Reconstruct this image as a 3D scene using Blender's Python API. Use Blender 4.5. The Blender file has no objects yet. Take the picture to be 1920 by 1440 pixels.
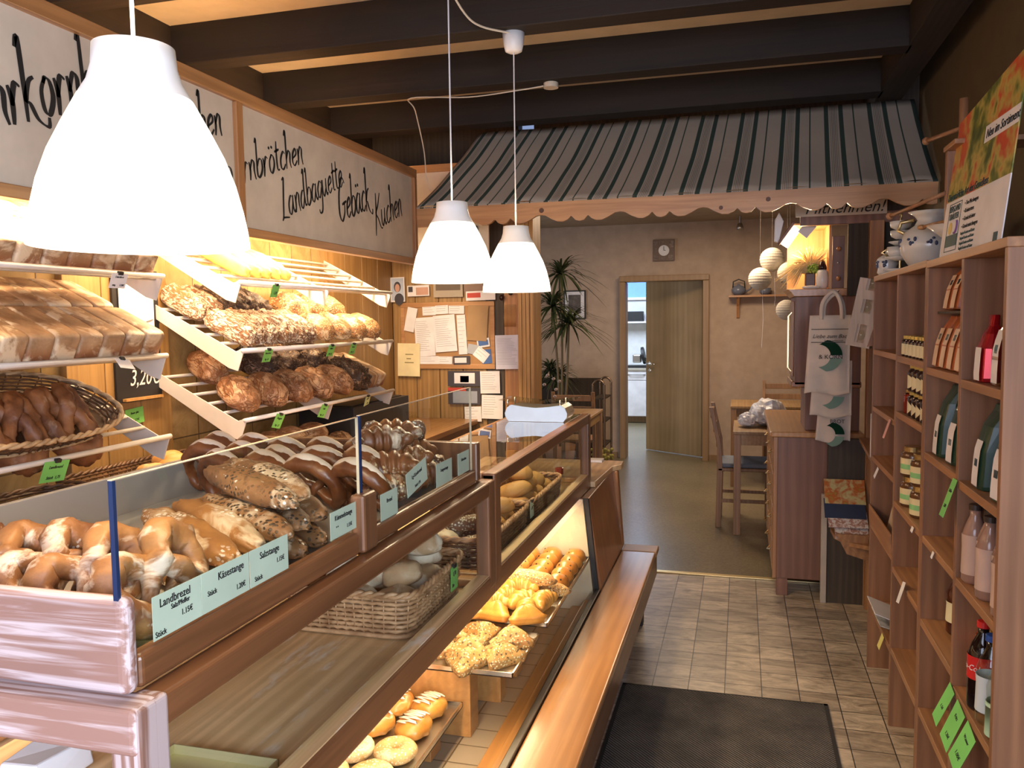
import bpy, math, random
from mathutils import Vector, Matrix, Euler, noise
R = math.radians
random.seed(7)
S = bpy.context.scene
COL = S.collection

# ---------------------------------------------------------------- camera
cam_d = bpy.data.cameras.new('camera')
cam = bpy.data.objects.new('camera', cam_d); COL.objects.link(cam)
cam_d.sensor_width = 36; cam_d.lens = 28.89; cam_d.clip_start = 0.02; cam_d.clip_end = 60
M = Matrix(((0.96333617, -0.00784865, 0.26818246), (0.26798118, 0.07665508, -0.96036976), (-0.01301994, 0.99702678, 0.0759479))).to_4x4()
M.translation = Vector((0, 0, 1.55))
cam.matrix_world = M
S.camera = cam
# ---------------------------------------------------------------- exposure and world
S.view_settings.view_transform = 'Standard'; S.view_settings.look = 'None'
S.view_settings.gamma = 1; S.view_settings.use_curve_mapping = False
S.view_settings.exposure = -0.12
W = bpy.data.worlds.new('daylight'); S.world = W; W.use_nodes = True
W.node_tree.nodes['Background'].inputs[0].default_value = (0.45, 0.6, 1, 1)
W.node_tree.nodes['Background'].inputs[1].default_value = 0.6
def light(name, kind, loc, energy, col, size=None, sizey=None, rot=(0, 0, 0), spot=None, blend=.4):
    d = bpy.data.lights.new(name, kind); d.energy = energy; d.color = col
    if kind == 'AREA':
        d.shape = 'RECTANGLE'; d.size = size; d.size_y = sizey or size
    elif size is not None: d.shadow_soft_size = size
    if kind == 'SPOT': d.spot_size = R(spot); d.spot_blend = blend
    o = bpy.data.objects.new(name, d); COL.objects.link(o); o.location = loc; o.rotation_euler = rot
    return o
WARM = (1, .68, .38); WARM2 = (1, .78, .52); COOL = (.55, .68, 1)
# daylight coming through the shop window behind the photographer
light('window_daylight', 'AREA', (-.45, -1.72, 1.72), 78, (.72, .78, 1), 2.6, 1.2, (R(60), 0, 0))
# added daylight, with a made-up door on the right, to brighten the cabinet floor
light('added_door_daylight', 'AREA', (.93, -.95, 1.35), 150, (.86, .88, 1), 1.5, 1.0, (0, R(74), R(-30)))
# light strip hidden behind the valance, over the bread racks
light('valance_strip_light', 'AREA', (-1.86, 2.45, 2.16), 150, (1, .72, .42), .10, 3.2, (0, R(-22), 0))
# light strip under the counter top, over the pastry trays
light('showcase_strip_light', 'AREA', (-.76, 2.2, .775), 17, (1, .74, .45), .06, 2.3, (0, 0, 0))
# kitchen ceiling light and cafe daylight
light('kitchen_light', 'AREA', (-1.6, 11.2, 2.55), 130, (.72, .84, 1), 1.6, 1.6)
light('cafe_window_daylight', 'AREA', (-3.3, 7.0, 1.5), 30, (.85, .88, 1), 1.6, 1.2, (0, R(-90), 0))
light('cafe_ceiling_light', 'AREA', (-.3, 7.4, 2.55), 52, (1, .74, .50), .8, .8)

# ---------------------------------------------------------------- material helpers
def newmat(name):
    m = bpy.data.materials.new(name); m.use_nodes = True
    nt = m.node_tree; return m, nt, nt.nodes['Principled BSDF']
def N(nt, t, **k):
    n = nt.nodes.new(t)
    for a, b in k.items(): setattr(n, a, b)
    return n
def c4(c): return (c[0], c[1], c[2], 1)
def ramp(nt, src, stops, interp='LINEAR'):
    r = N(nt, 'ShaderNodeValToRGB'); r.color_ramp.interpolation = interp
    e = r.color_ramp.elements
    while len(e) < len(stops): e.new(.5)
    for i, (p, c) in enumerate(stops): e[i].position = p; e[i].color = c4(c)
    nt.links.new(src, r.inputs[0]); return r.outputs[0]
def mix(nt, a, b, f, mode='MIX'):
    m = N(nt, 'ShaderNodeMix', data_type='RGBA', blend_type=mode)
    for s, v in ((m.inputs[6], a), (m.inputs[7], b), (m.inputs[0], f)):
        if isinstance(v, (int, float)): s.default_value = v
        elif isinstance(v, tuple): s.default_value = c4(v)
        else: nt.links.new(v, s)
    return m.outputs[2]
def coords(nt, scale=(1, 1, 1), rnd=True, rot=(0, 0, 0)):
    tc = N(nt, 'ShaderNodeTexCoord'); mp = N(nt, 'ShaderNodeMapping')
    mp.inputs['Scale'].default_value = scale; mp.inputs['Rotation'].default_value = rot
    if rnd:
        oi = N(nt, 'ShaderNodeObjectInfo'); ad = N(nt, 'ShaderNodeVectorMath', operation='MULTIPLY_ADD')
        ad.inputs[1].default_value = (3.1, 2.7, 1.9)
        nt.links.new(oi.outputs['Random'], ad.inputs[0]); nt.links.new(tc.outputs['Object'], ad.inputs[2])
        nt.links.new(ad.outputs[0], mp.inputs[0])
    else: nt.links.new(tc.outputs['Object'], mp.inputs[0])
    return mp.outputs[0]
def noise_t(nt, vec, scale, detail=4, rough=.55, dist=0):
    n = N(nt, 'ShaderNodeTexNoise'); n.inputs['Scale'].default_value = scale; n.inputs['Detail'].default_value = detail
    n.inputs['Roughness'].default_value = rough; n.inputs['Distortion'].default_value = dist
    nt.links.new(vec, n.inputs['Vector']); return n.outputs[0]
def bump(nt, b, h, strength=.3, dist=.01):
    n = N(nt, 'ShaderNodeBump'); n.inputs['Strength'].default_value = strength; n.inputs['Distance'].default_value = dist
    nt.links.new(h, n.inputs['Height']); nt.links.new(n.outputs[0], b.inputs['Normal'])
MATS = {}
def flat(name, col, rough=.6, metal=0, spec=.5, emit=0, bumpy=0):
    if name in MATS: return MATS[name]
    m, nt, b = newmat(name)
    b.inputs['Base Color'].default_value = c4(col); b.inputs['Roughness'].default_value = rough; b.inputs['Metallic'].default_value = metal
    b.inputs['Specular IOR Level'].default_value = spec
    if emit: b.inputs['Emission Color'].default_value = c4(col); b.inputs['Emission Strength'].default_value = emit
    if not metal:
        v = coords(nt); n = noise_t(nt, v, 9, 3)
        k = ramp(nt, n, [(.3, tuple(x * .9 for x in col)), (.7, tuple(min(1, x * 1.06) for x in col))])
        nt.links.new(k, b.inputs['Base Color'])
        if bumpy: bump(nt, b, noise_t(nt, v, bumpy, 3), .3, .004)
    MATS[name] = m; return m
def wood(name, base, dark, axis='y', grain=1.0, rough=.42, knots=True, streak=None, contrast=1.0, coat=0.15, bstr=.12, wf=.16):
    if name in MATS: return MATS[name]
    m, nt, b = newmat(name)
    sc = {'x': (1.1, 26, 26), 'y': (26, 1.1, 26), 'z': (26, 26, 1.1)}[axis]
    v = coords(nt, tuple(s * grain for s in sc))
    n1 = noise_t(nt, v, 1.2, 5, .6, .9)
    w = N(nt, 'ShaderNodeTexWave', wave_type='BANDS', bands_direction={'x': 'Y', 'y': 'X', 'z': 'X'}[axis])
    v2 = coords(nt, {'x': (.5, 5, 5), 'y': (5, .5, 5), 'z': (5, 5, .5)}[axis])
    w.inputs['Scale'].default_value = 2.2 * grain; w.inputs['Distortion'].default_value = 7; w.inputs['Detail'].default_value = 3; w.inputs['Detail Scale'].default_value = .8
    nt.links.new(v2, w.inputs['Vector'])
    a = mix(nt, n1, w.outputs[0], wf)
    mid = tuple((x + y) / 2 for x, y in zip(base, dark))
    k = ramp(nt, a, [(.5 - .22 / contrast, dark), (.5, mid), (.5 + .13 / contrast, base)])
    v3 = coords(nt, (1, 1, 1)); n3 = noise_t(nt, v3, 2.5, 2)
    k = mix(nt, k, ramp(nt, n3, [(.3, (.75, .72, .7)), (.7, (1.1, 1.08, 1.05))]), .6, 'MULTIPLY')
    if streak:
        ns = noise_t(nt, coords(nt, {'x': (2, 9, 9), 'y': (9, 2, 9), 'z': (9, 9, 2)}[axis]), 1.4, 5, .7, .4)
        k = mix(nt, k, streak, ramp(nt, ns, [(.57, (0, 0, 0)), (.66, (.75, .75, .75))]))
    nt.links.new(k, b.inputs['Base Color'])
    b.inputs['Roughness'].default_value = rough; b.inputs['Coat Weight'].default_value = coat; b.inputs['Coat Roughness'].default_value = .3
    bump(nt, b, a, bstr, .003)
    MATS[name] = m; return m
def glassmat(name, tint=(.93, .97, .96), gloss=.9, rough=.0):
    if name in MATS: return MATS[name]
    m = bpy.data.materials.new(name); m.use_nodes = True; nt = m.node_tree; nt.nodes.clear()
    o = N(nt, 'ShaderNodeOutputMaterial'); t = N(nt, 'ShaderNodeBsdfTransparent'); g = N(nt, 'ShaderNodeBsdfGlossy')
    t.inputs[0].default_value = c4(tint); g.inputs['Roughness'].default_value = rough; g.inputs['Color'].default_value = (1, 1, 1, 1)
    fr = N(nt, 'ShaderNodeFresnel'); fr.inputs[0].default_value = 1.5
    ge = N(nt, 'ShaderNodeNewGeometry'); fb = N(nt, 'ShaderNodeMath', operation='SUBTRACT'); fb.inputs[0].default_value = 1; nt.links.new(ge.outputs['Backfacing'], fb.inputs[1])
    m0 = N(nt, 'ShaderNodeMath', operation='MULTIPLY'); nt.links.new(fr.outputs[0], m0.inputs[0]); nt.links.new(fb.outputs[0], m0.inputs[1])
    mm = N(nt, 'ShaderNodeMath', operation='MULTIPLY'); mm.inputs[1].default_value = gloss; nt.links.new(m0.outputs[0], mm.inputs[0])
    mx = N(nt, 'ShaderNodeMixShader'); nt.links.new(mm.outputs[0], mx.inputs[0]); nt.links.new(t.outputs[0], mx.inputs[1]); nt.links.new(g.outputs[0], mx.inputs[2])
    nt.links.new(mx.outputs[0], o.inputs[0]); MATS[name] = m; return m
def bread(name, crust, dark, flour=None, fl=.5, fscale=9, seeds=None, sd=.5, rough=.55, bstr=.5, coat=0, top=None, bscale=22, crack=None):
    """crust colour with baked variation, flour patches and seeds"""
    if name in MATS: return MATS[name]
    m, nt, b = newmat(name)
    v = coords(nt)
    n = noise_t(nt, v, 11, 5, .6)
    k = ramp(nt, n, [(.32, dark), (.66, crust)])
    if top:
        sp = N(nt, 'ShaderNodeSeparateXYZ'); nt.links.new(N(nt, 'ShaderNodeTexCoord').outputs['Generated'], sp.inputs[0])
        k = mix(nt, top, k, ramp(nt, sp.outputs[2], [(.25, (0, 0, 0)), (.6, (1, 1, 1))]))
    h = noise_t(nt, v, bscale, 6, .65)
    if crack:   # floury skin parted by long brown cracks: (mapping scale, crack width, distortion, flour colour)
        mp = N(nt, 'ShaderNodeMapping'); mp.inputs['Scale'].default_value = crack[0]; nt.links.new(v, mp.inputs[0])
        w_ = crack[1]; ms = []
        for sc_, ro in ((1.0, .45), (2.1, .6)):
            q = noise_t(nt, mp.outputs[0], sc_, 3, ro, crack[2])
            ms.append(ramp(nt, q, [(.5 - w_, (1, 1, 1)), (.5 - w_ * .35, (0, 0, 0)), (.5 + w_ * .35, (0, 0, 0)), (.5 + w_, (1, 1, 1))]))
        pl = mix(nt, ms[0], ms[1], 1.0, 'MULTIPLY')
        fm = ramp(nt, noise_t(nt, v, 16, 5, .65), [(crack[4], (0, 0, 0)), (crack[4] + .2, (.9, .9, .9))])
        k = mix(nt, k, crack[3], mix(nt, pl, fm, 1.0, 'MULTIPLY')); h = mix(nt, h, pl, .6)
    if flour:
        f = noise_t(nt, v, fscale, 5, .62, .8)
        k = mix(nt, k, flour, ramp(nt, f, [(fl, (0, 0, 0)), (fl + .09, (.85, .85, .85))]))
        h = mix(nt, h, f, .6)
    if seeds:
        vo = N(nt, 'ShaderNodeTexVoronoi'); vo.inputs['Scale'].default_value = 130; nt.links.new(v, vo.inputs['Vector'])
        msk = ramp(nt, vo.outputs['Distance'], [(.33, (1, 1, 1)), (.42, (0, 0, 0))])
        reg = ramp(nt, noise_t(nt, v, 8, 3), [(sd - .05, (0, 0, 0)), (sd + .05, (1, 1, 1))])
        mk = mix(nt, msk, reg, 1.0, 'MULTIPLY')
        sc_ = ramp(nt, vo.outputs['Color'], [(.2, seeds[0]), (.55, seeds[1]), (.8, seeds[2])], 'CONSTANT')
        k = mix(nt, k, sc_, mk); h = mix(nt, h, (1, 1, 1), mk)
    nt.links.new(k, b.inputs['Base Color']); b.inputs['Roughness'].default_value = rough
    b.inputs['Coat Weight'].default_value = coat; b.inputs['Coat Roughness'].default_value = .25
    bump(nt, b, h, bstr, .006)
    MATS[name] = m; return m

# ---------------------------------------------------------------- geometry helpers
class MB:
    def __init__(s): s.v = []; s.f = []; s.m = []; s.uv = None
    def add(s, vs, fs, mi=0):
        o = len(s.v); s.v += [tuple(p) for p in vs]; s.f += [tuple(i + o for i in f) for f in fs]; s.m += [mi] * len(fs); return s
    def box(s, x0, x1, y0, y1, z0, z1, T=None, mi=0):
        vs = [(x, y, z) for z in (z0, z1) for y in (y0, y1) for x in (x0, x1)]
        if T: vs = [T @ Vector(p) for p in vs]
        return s.add(vs, [(0, 2, 3, 1), (4, 5, 7, 6), (0, 1, 5, 4), (2, 6, 7, 3), (0, 4, 6, 2), (1, 3, 7, 5)], mi)
    def tube(s, pts, r, n=8, closed=False, flatz=1.0, mi=0):
        pts = [Vector(p) for p in pts]; L = len(pts); rr = r if isinstance(r, (list, tuple)) else [r] * L
        vs = []; up = None
        for i, p in enumerate(pts):
            a = pts[(i - 1) % L] if (closed or i > 0) else p; b = pts[(i + 1) % L] if (closed or i < L - 1) else p
            t = (b - a); t = t.normalized() if t.length > 1e-9 else Vector((0, 0, 1))
            if up is None: up = Vector((0, 0, 1)) if abs(t.z) < .9 else Vector((1, 0, 0))
            u = (up - t * up.dot(t)); u = u.normalized() if u.length > 1e-6 else t.orthogonal().normalized()
            up = u; w = t.cross(u)
            for k in range(n):
                an = 2 * math.pi * k / n; vs.append(p + (u * math.cos(an) * flatz + w * math.sin(an)) * rr[i])
        fs = []
        for i in range(L if closed else L - 1):
            j = (i + 1) % L
            for k in range(n): fs.append((i * n + k, i * n + (k + 1) % n, j * n + (k + 1) % n, j * n + k))
        if not closed: fs += [tuple(range(n))[::-1], tuple((L - 1) * n + k for k in range(n))]
        return s.add(vs, fs, mi)
    def lathe(s, prof, c=(0, 0, 0), n=28, mi=0, T=None):
        vs = []; P = len(prof)
        for r, z in prof:
            for k in range(n): a = 2 * math.pi * k / n; vs.append(Vector((c[0] + r * math.cos(a), c[1] + r * math.sin(a), c[2] + z)))
        if T: vs = [T @ p for p in vs]
        fs = [(i * n + k, i * n + (k + 1) % n, (i + 1) * n + (k + 1) % n, (i + 1) * n + k) for i in range(P - 1) for k in range(n)]
        if prof[0][0] > 1e-4: fs.append(tuple(range(n))[::-1])
        if prof[-1][0] > 1e-4: fs.append(tuple((P - 1) * n + k for k in range(n)))
        return s.add(vs, fs, mi)
    def shell(s, prof, c=(0, 0, 0), n=28, mi=0):
        vs = [(c[0] + r * math.cos(2 * math.pi * k / n), c[1] + r * math.sin(2 * math.pi * k / n), c[2] + z) for r, z in prof for k in range(n)]
        P = len(prof)
        return s.add(vs, [(i * n + k, i * n + (k + 1) % n, (i + 1) * n + (k + 1) % n, (i + 1) * n + k) for i in range(P - 1) for k in range(n)], mi)
    def prism(s, poly, axis, a, b, mi=0):
        """poly of 2-D points in the plane normal to axis, extruded from a to b"""
        def P(p, t): return {'x': (t, p[0], p[1]), 'y': (p[0], t, p[1]), 'z': (p[0], p[1], t)}[axis]
        n = len(poly); vs = [P(p, a) for p in poly] + [P(p, b) for p in poly]
        return s.add(vs, [tuple(range(n))[::-1], tuple(range(n, 2 * n))] + [(i, (i + 1) % n, n + (i + 1) % n, n + i) for i in range(n)], mi)
    def sphere(s, c, r, n=14, m=10, sq=(1, 1, 1), mi=0):
        vs = []; fs = []
        for i in range(m + 1):
            t = math.pi * i / m
            for k in range(n): a = 2 * math.pi * k / n; vs.append((c[0] + r * sq[0] * math.sin(t) * math.cos(a), c[1] + r * sq[1] * math.sin(t) * math.sin(a), c[2] + r * sq[2] * math.cos(t)))
        fs = [(i * n + k, (i + 1) * n + k, (i + 1) * n + (k + 1) % n, i * n + (k + 1) % n) for i in range(m) for k in range(n)]
        return s.add(vs, fs, mi)
    def move(s, T): s.v = [tuple(T @ Vector(p)) for p in s.v]; return s
    def build(s, name, mat, parent=None, smooth=False, bevel=0, seg=2, base=None, sub=0):
        off = Vector((0, 0, 0))
        if parent is not None:
            r = parent
            while r: off += Vector(r.location); r = r.parent
        elif base is not None: off = Vector(base)
        else:
            xs, ys, zs = zip(*s.v); off = Vector(((min(xs) + max(xs)) / 2, (min(ys) + max(ys)) / 2, min(zs)))
        me = bpy.data.meshes.new(name); me.from_pydata([tuple(Vector(p) - off) for p in s.v], [], s.f)
        for mm in (mat if isinstance(mat, (list, tuple)) else [mat]): me.materials.append(mm)
        if any(s.m): me.polygons.foreach_set('material_index', s.m)
        if smooth is True: me.polygons.foreach_set('use_smooth', [True] * len(me.polygons))
        me.update()
        o = bpy.data.objects.new(name, me); COL.objects.link(o)
        if parent is not None: o.parent = parent
        else: o.location = off
        if bevel:
            b = o.modifiers.new('bevel', 'BEVEL'); b.width = bevel; b.segments = seg; b.limit_method = 'ANGLE'; b.angle_limit = R(40)
        if sub: q = o.modifiers.new('sub', 'SUBSURF'); q.levels = sub; q.render_levels = sub
        return o
def tag(o, label=None, cat=None, group=None, kind=None):
    if label: o['label'] = label
    if cat: o['category'] = cat
    if group: o['group'] = group
    if kind: o['kind'] = kind
    return o
def thing(name, label, cat, loc=(0, 0, 0), group=None):
    o = bpy.data.objects.new(name, None); COL.objects.link(o); o.location = loc; o.empty_display_size = .05
    return tag(o, label, cat, group)
def structure(name, mb, mat, **k): return tag(mb.build(name, mat, **k), kind='structure')
def copy_tree(o, parent=None):
    c = o.copy(); COL.objects.link(c)
    if parent: c.parent = parent
    for ch in list(o.children): copy_tree(ch, c)
    return c
class Kind:
    """first placing uses the prototype, the next ones copy it with its parts"""
    def __init__(s, protos): s.p = protos if isinstance(protos, list) else [protos]; s.used = set(); s.i = 0
    def put(s, loc, rot=(0, 0, 0), label='', cat=None, group=None, scale=1, which=None, floor=None):
        i = (s.i if which is None else which) % len(s.p); s.i += 1; p = s.p[i]
        if i in s.used: o = copy_tree(p)
        else: o = p; s.used.add(i)
        o.location = loc; o.rotation_euler = [R(a) for a in rot]
        o.scale = scale if isinstance(scale, (tuple, list)) else (scale,) * 3
        if floor is not None:   # let it rest: its lowest point touches the given height
            mm = o.rotation_euler.to_matrix() @ Matrix.Diagonal(o.scale)
            o.location.z = floor - min((mm @ v.co).z for q in [o] + list(o.children) for v in q.data.vertices)
        tag(o, label, cat, group); return o
def bx(name, mat, x0, x1, y0, y1, z0, z1, parent=None, bevel=.002, **k):
    return MB().box(x0, x1, y0, y1, z0, z1).build(name, mat, parent, bevel=bevel, **k)
def text_mesh(name, body, size, mat, parent=None, T=None, shear=0, align='CENTER', depth=.0004, xs=1.0):
    c = bpy.data.curves.new('t', 'FONT'); c.body = body; c.size = size; c.align_x = align; c.shear = shear; c.resolution_u = 3; c.extrude = depth
    o = bpy.data.objects.new('t', c); COL.objects.link(o); dg = bpy.context.evaluated_depsgraph_get(); dg.update()
    me = bpy.data.meshes.new_from_object(o.evaluated_get(dg)); bpy.data.objects.remove(o); bpy.data.curves.remove(c)
    off = Vector((0, 0, 0)); r = parent
    while r: off += Vector(r.location); r = r.parent
    X = Matrix.Diagonal((xs, 1, 1, 1))
    me.transform(Matrix.Translation(-off) @ (T or Matrix()) @ X)
    me.materials.clear(); me.materials.append(mat); me.name = name
    ob = bpy.data.objects.new(name, me); COL.objects.link(ob)
    if parent: ob.parent = parent
    return ob
def frame(origin, u, v):
    """matrix taking text x to u, text y to v"""
    u = Vector(u).normalized(); v = Vector(v).normalized(); w = u.cross(v)
    m = Matrix((u, v, w)).transposed().to_4x4(); m.translation = Vector(origin); return m

# ---------------------------------------------------------------- materials
pine = wood('pine_y', (.52, .27, .11), (.33, .15, .055), 'y', rough=.35)
pinex = wood('pine_x', (.58, .32, .14), (.38, .18, .07), 'x', rough=.38)
pinez = wood('pine_z', (.50, .25, .10), (.33, .145, .055), 'z', rough=.4)
shelfz = wood('shelf_pine_z', (.36, .175, .085), (.22, .10, .048), 'z', grain=.7, rough=.5)
shelfy = wood('shelf_pine_y', (.44, .22, .095), (.28, .13, .055), 'y', rough=.5)
walnut = wood('frame_wood_y', (.22, .095, .04), (.12, .05, .022), 'y', rough=.32)
walnutz = wood('frame_wood_z', (.24, .11, .05), (.13, .06, .03), 'z', rough=.35)
endwood = wood('worn_daylit_end_wood_x', (.56, .47, .49), (.30, .17, .14), 'x', grain=2.3, rough=.6, contrast=2.4, wf=.22, coat=0)  # cool lavender daylight on the near ends is put into these wood colours
endwoodz = wood('worn_daylit_end_wood_z', (.46, .38, .39), (.24, .13, .10), 'z', grain=2.3, rough=.6, contrast=2.4, wf=.22, coat=0)
worn = wood('worn_counter_wood', (.90, .64, .36), (.60, .38, .18), 'y', grain=.8, rough=.4, streak=(.86, .80, .74))
dark = wood('dark_beam', (.017, .0085, .005), (.006, .0035, .0025), 'x', rough=.7, coat=0, grain=.7, bstr=.5)
darky = wood('dark_timber', (.028, .017, .011), (.012, .008, .005), 'y', rough=.75, coat=0)
darkpanel = wood('dark_panel_z', (.055, .038, .022), (.03, .02, .012), 'z', rough=.7, coat=0)
veneer = wood('veneer_panel_z', (.40, .24, .09), (.27, .15, .05), 'z', grain=1.1, rough=.5, coat=.05)
cupb = wood('cupboard_side_z', (.26, .12, .07), (.17, .07, .04), 'z', grain=.6, rough=.5)
cuptop = wood('cupboard_top_y', (.55, .28, .10), (.42, .2, .07), 'y', rough=.3)
benchw = wood('bench_wood_y', (.55, .26, .085), (.40, .17, .05), 'y', grain=.7, rough=.22, coat=.4)
benchdk = wood('bench_side_y', (.24, .11, .05), (.14, .06, .03), 'y', grain=.7, rough=.3)
panelw = wood('counter_panel_z', (.42, .18, .06), (.26, .10, .035), 'z', grain=.8, rough=.3, coat=.3)
doorw = wood('door_veneer_z', (.36, .27, .15), (.29, .21, .11), 'z', grain=.5, rough=.5, coat=0)
doorf = wood('door_frame_z', (.33, .21, .10), (.26, .16, .08), 'z', grain=.5, rough=.5)
tablew = wood('table_oak', (.40, .25, .11), (.28, .16, .06), 'y', rough=.45)
chairw = wood('chair_wood', (.38, .21, .10), (.25, .13, .06), 'z', rough=.45)
brownw = wood('brown_partition_z', (.085, .06, .038), (.05, .035, .022), 'z', rough=.6, coat=0)
glass = glassmat('clear_glass', (.95, .98, .97), .8)
glass_top = glassmat('mirroring_glass', (.86, .9, .88), 1.6)
glass_low = glassmat('showcase_glass', (.96, .97, .94), .55)
jarglass = glassmat('jar_glass', (.9, .93, .9), 1.3)
chrome = flat('chrome', (.75, .75, .76), .22, 1)
steel = flat('steel', (.5, .49, .47), .35, 1)
alu = flat('pale_painted_rail', (.78, .76, .76), .3, .0)
whitep = flat('white_plastic', (.85, .84, .86), .35)
paper = flat('white_paper', (.80, .78, .80), .7)
cream = flat('cream_paper', (.80, .70, .42), .7)
green = flat('green_card', (.20, .60, .14), .6)
palegreen = flat('pale_green_card', (.46, .58, .46), .6)
ink = flat('black_ink', (.012, .012, .014), .6)
black = flat('black', (.015, .015, .017), .5)
goldm = flat('brass_metal', (.70, .55, .28), .3, 1)
sign = flat('sign_board', (.62, .54, .45), .6)

# ================================================================ SETTING
def tilemat(name, plane, w, h, c1, c2, mortar, off=(0, 0), msize=.003, stain=None, rough=.45, bstr=.4, offset=0.0):
    m, nt, b = newmat(name)
    tc = N(nt, 'ShaderNodeTexCoord'); sp = N(nt, 'ShaderNodeSeparateXYZ'); cb = N(nt, 'ShaderNodeCombineXYZ')
    ge = N(nt, 'ShaderNodeNewGeometry'); nt.links.new(ge.outputs['Position'], sp.inputs[0])
    for i, ax in enumerate(plane):
        a = N(nt, 'ShaderNodeMath', operation='ADD'); a.inputs[1].default_value = -off[i] + 20 * (w, h)[i]
        nt.links.new(sp.outputs['XYZ'.index(ax.upper())], a.inputs[0]); nt.links.new(a.outputs[0], cb.inputs[i])
    br = N(nt, 'ShaderNodeTexBrick'); br.offset = offset; br.squash = 1
    br.inputs['Scale'].default_value = 1; br.inputs['Brick Width'].default_value = w; br.inputs['Row Height'].default_value = h
    br.inputs['Mortar Size'].default_value = msize; br.inputs['Mortar Smooth'].default_value = .2
    br.inputs['Color1'].default_value = c4(c1); br.inputs['Color2'].default_value = c4(c2); br.inputs['Mortar'].default_value = c4(mortar)
    nt.links.new(cb.outputs[0], br.inputs[0])
    k = br.outputs[0]
    if stain:
        mp = N(nt, 'ShaderNodeMapping'); mp.inputs['Scale'].default_value = (4, 11, 4) if 'z' not in plane else (5, 5, 5)
        nt.links.new(ge.outputs['Position'], mp.inputs[0])
        n1 = noise_t(nt, mp.outputs[0], 1.6, 7, .68, 1.2)
        k = mix(nt, k, ramp(nt, n1, [(.34, stain), (.62, (1.12, 1.1, 1.06))]), .85, 'MULTIPLY')
    nt.links.new(k, b.inputs['Base Color']); b.inputs['Roughness'].default_value = rough
    inv = N(nt, 'ShaderNodeMath', operation='SUBTRACT'); inv.inputs[0].default_value = 1; nt.links.new(br.outputs['Fac'], inv.inputs[1])
    bump(nt, b, inv.outputs[0], bstr, .003)
    return m
floor_tile = tilemat('stone_floor_tiles', 'xy', .149, .149, (.66, .56, .42), (.38, .31, .23), (.045, .036, .03), (-.055, 3.512), .0022, (.38, .33, .29), .38)
wall_tile = tilemat('glazed_wall_tiles', 'yz', .2, .25, (.40, .285, .135), (.31, .21, .095), (.12, .085, .05), (2.785, .34), .003, (.72, .68, .6), .25)
case_tile = tilemat('showcase_tiles', 'xy', .1, .1, (.40, .34, .27), (.36, .30, .24), (.13, .10, .07), (-.80, 2.12), .003, None, .3)
m, nt, b = newmat('vinyl_floor'); v = coords(nt, rnd=False)
k = mix(nt, ramp(nt, noise_t(nt, v, 60, 5, .7), [(.35, (.13, .105, .06)), (.65, (.24, .20, .12))]), ramp(nt, noise_t(nt, v, 1.4, 3), [(.3, (.8, .8, .8)), (.7, (1.15, 1.12, 1.1))]), 1.0, 'MULTIPLY')
nt.links.new(k, b.inputs['Base Color']); b.inputs['Roughness'].default_value = .28; vinyl = m
plaster = flat('cafe_wall_paint', (.46, .345, .255), .85, bumpy=30)
ceilm = flat('ceiling_plaster', (.52, .43, .31), .9, bumpy=20)
olive = flat('olive_wall_paint', (.10, .068, .028), .85, bumpy=25)
kitw = flat('kitchen_white', (.75, .78, .80), .5)

structure('floor', MB().box(-2.62, .95, -1.8, 5.015, -.06, 0), floor_tile)
structure('floor', MB().box(-3.4, 1.7, 5.015, 13.1, -.06, .002), vinyl).name = 'floor_cafe'
structure('trim_1', MB().box(-1.23, .9, 4.995, 5.035, 0, .008), goldm, bevel=.002)
# ceiling with dark beams
structure('ceiling', MB().box(-2.72, .95, -1.9, 5.1, 2.80, 2.9), ceilm)
for i, (y0, y1) in enumerate(((-.45, -.33), (.25, .37), (.95, 1.06), (1.64, 1.75), (2.34, 2.45), (3.03, 3.14), (3.72, 3.83), (4.42, 4.55))):
    structure('trim_%d' % (i + 2), MB().box(-2.31, .66, y0, y1, 2.64, 2.81), dark, bevel=.004)
structure('trim_10', MB().box(.644, .77, -1.8, 4.99, 2.64, 2.81), darky, bevel=.004)
structure('trim_11', MB().box(-2.63, -2.31, -1.8, 4.99, 2.60, 2.81), darky, bevel=.004)
# left wall, tiled behind the racks, dark above
structure('wall_left', MB().box(-2.34, -2.22, -1.8, 5.0, 0, 2.36), wall_tile)
structure('wall_left_upper', MB().box(-2.72, -2.62, -1.8, 5.0, 2.30, 2.82).box(-2.72, -2.3, -1.8, 5.0, 2.28, 2.34), darkpanel)
def planks(name, mat, axis, c0, c1, a0, a1, z0, z1, n, gap=.004):
    mb = MB(); w = (a1 - a0) / n
    for i in range(n):
        p, q = a0 + i * w + gap / 2, a0 + (i + 1) * w - gap / 2
        if axis == 'y': mb.box(c0, c1, p, q, z0, z1)
        else: mb.box(p, q, c0, c1, z0, z1)
    return structure(name, mb, mat, bevel=.002)
planks('trim_12', veneer, 'y', -2.222, -2.19, 2.26, 2.785, 0, 2.30, 3)
planks('trim_13', veneer, 'y', -2.222, -2.20, 4.116, 4.995, 0, 2.34, 4)
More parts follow.
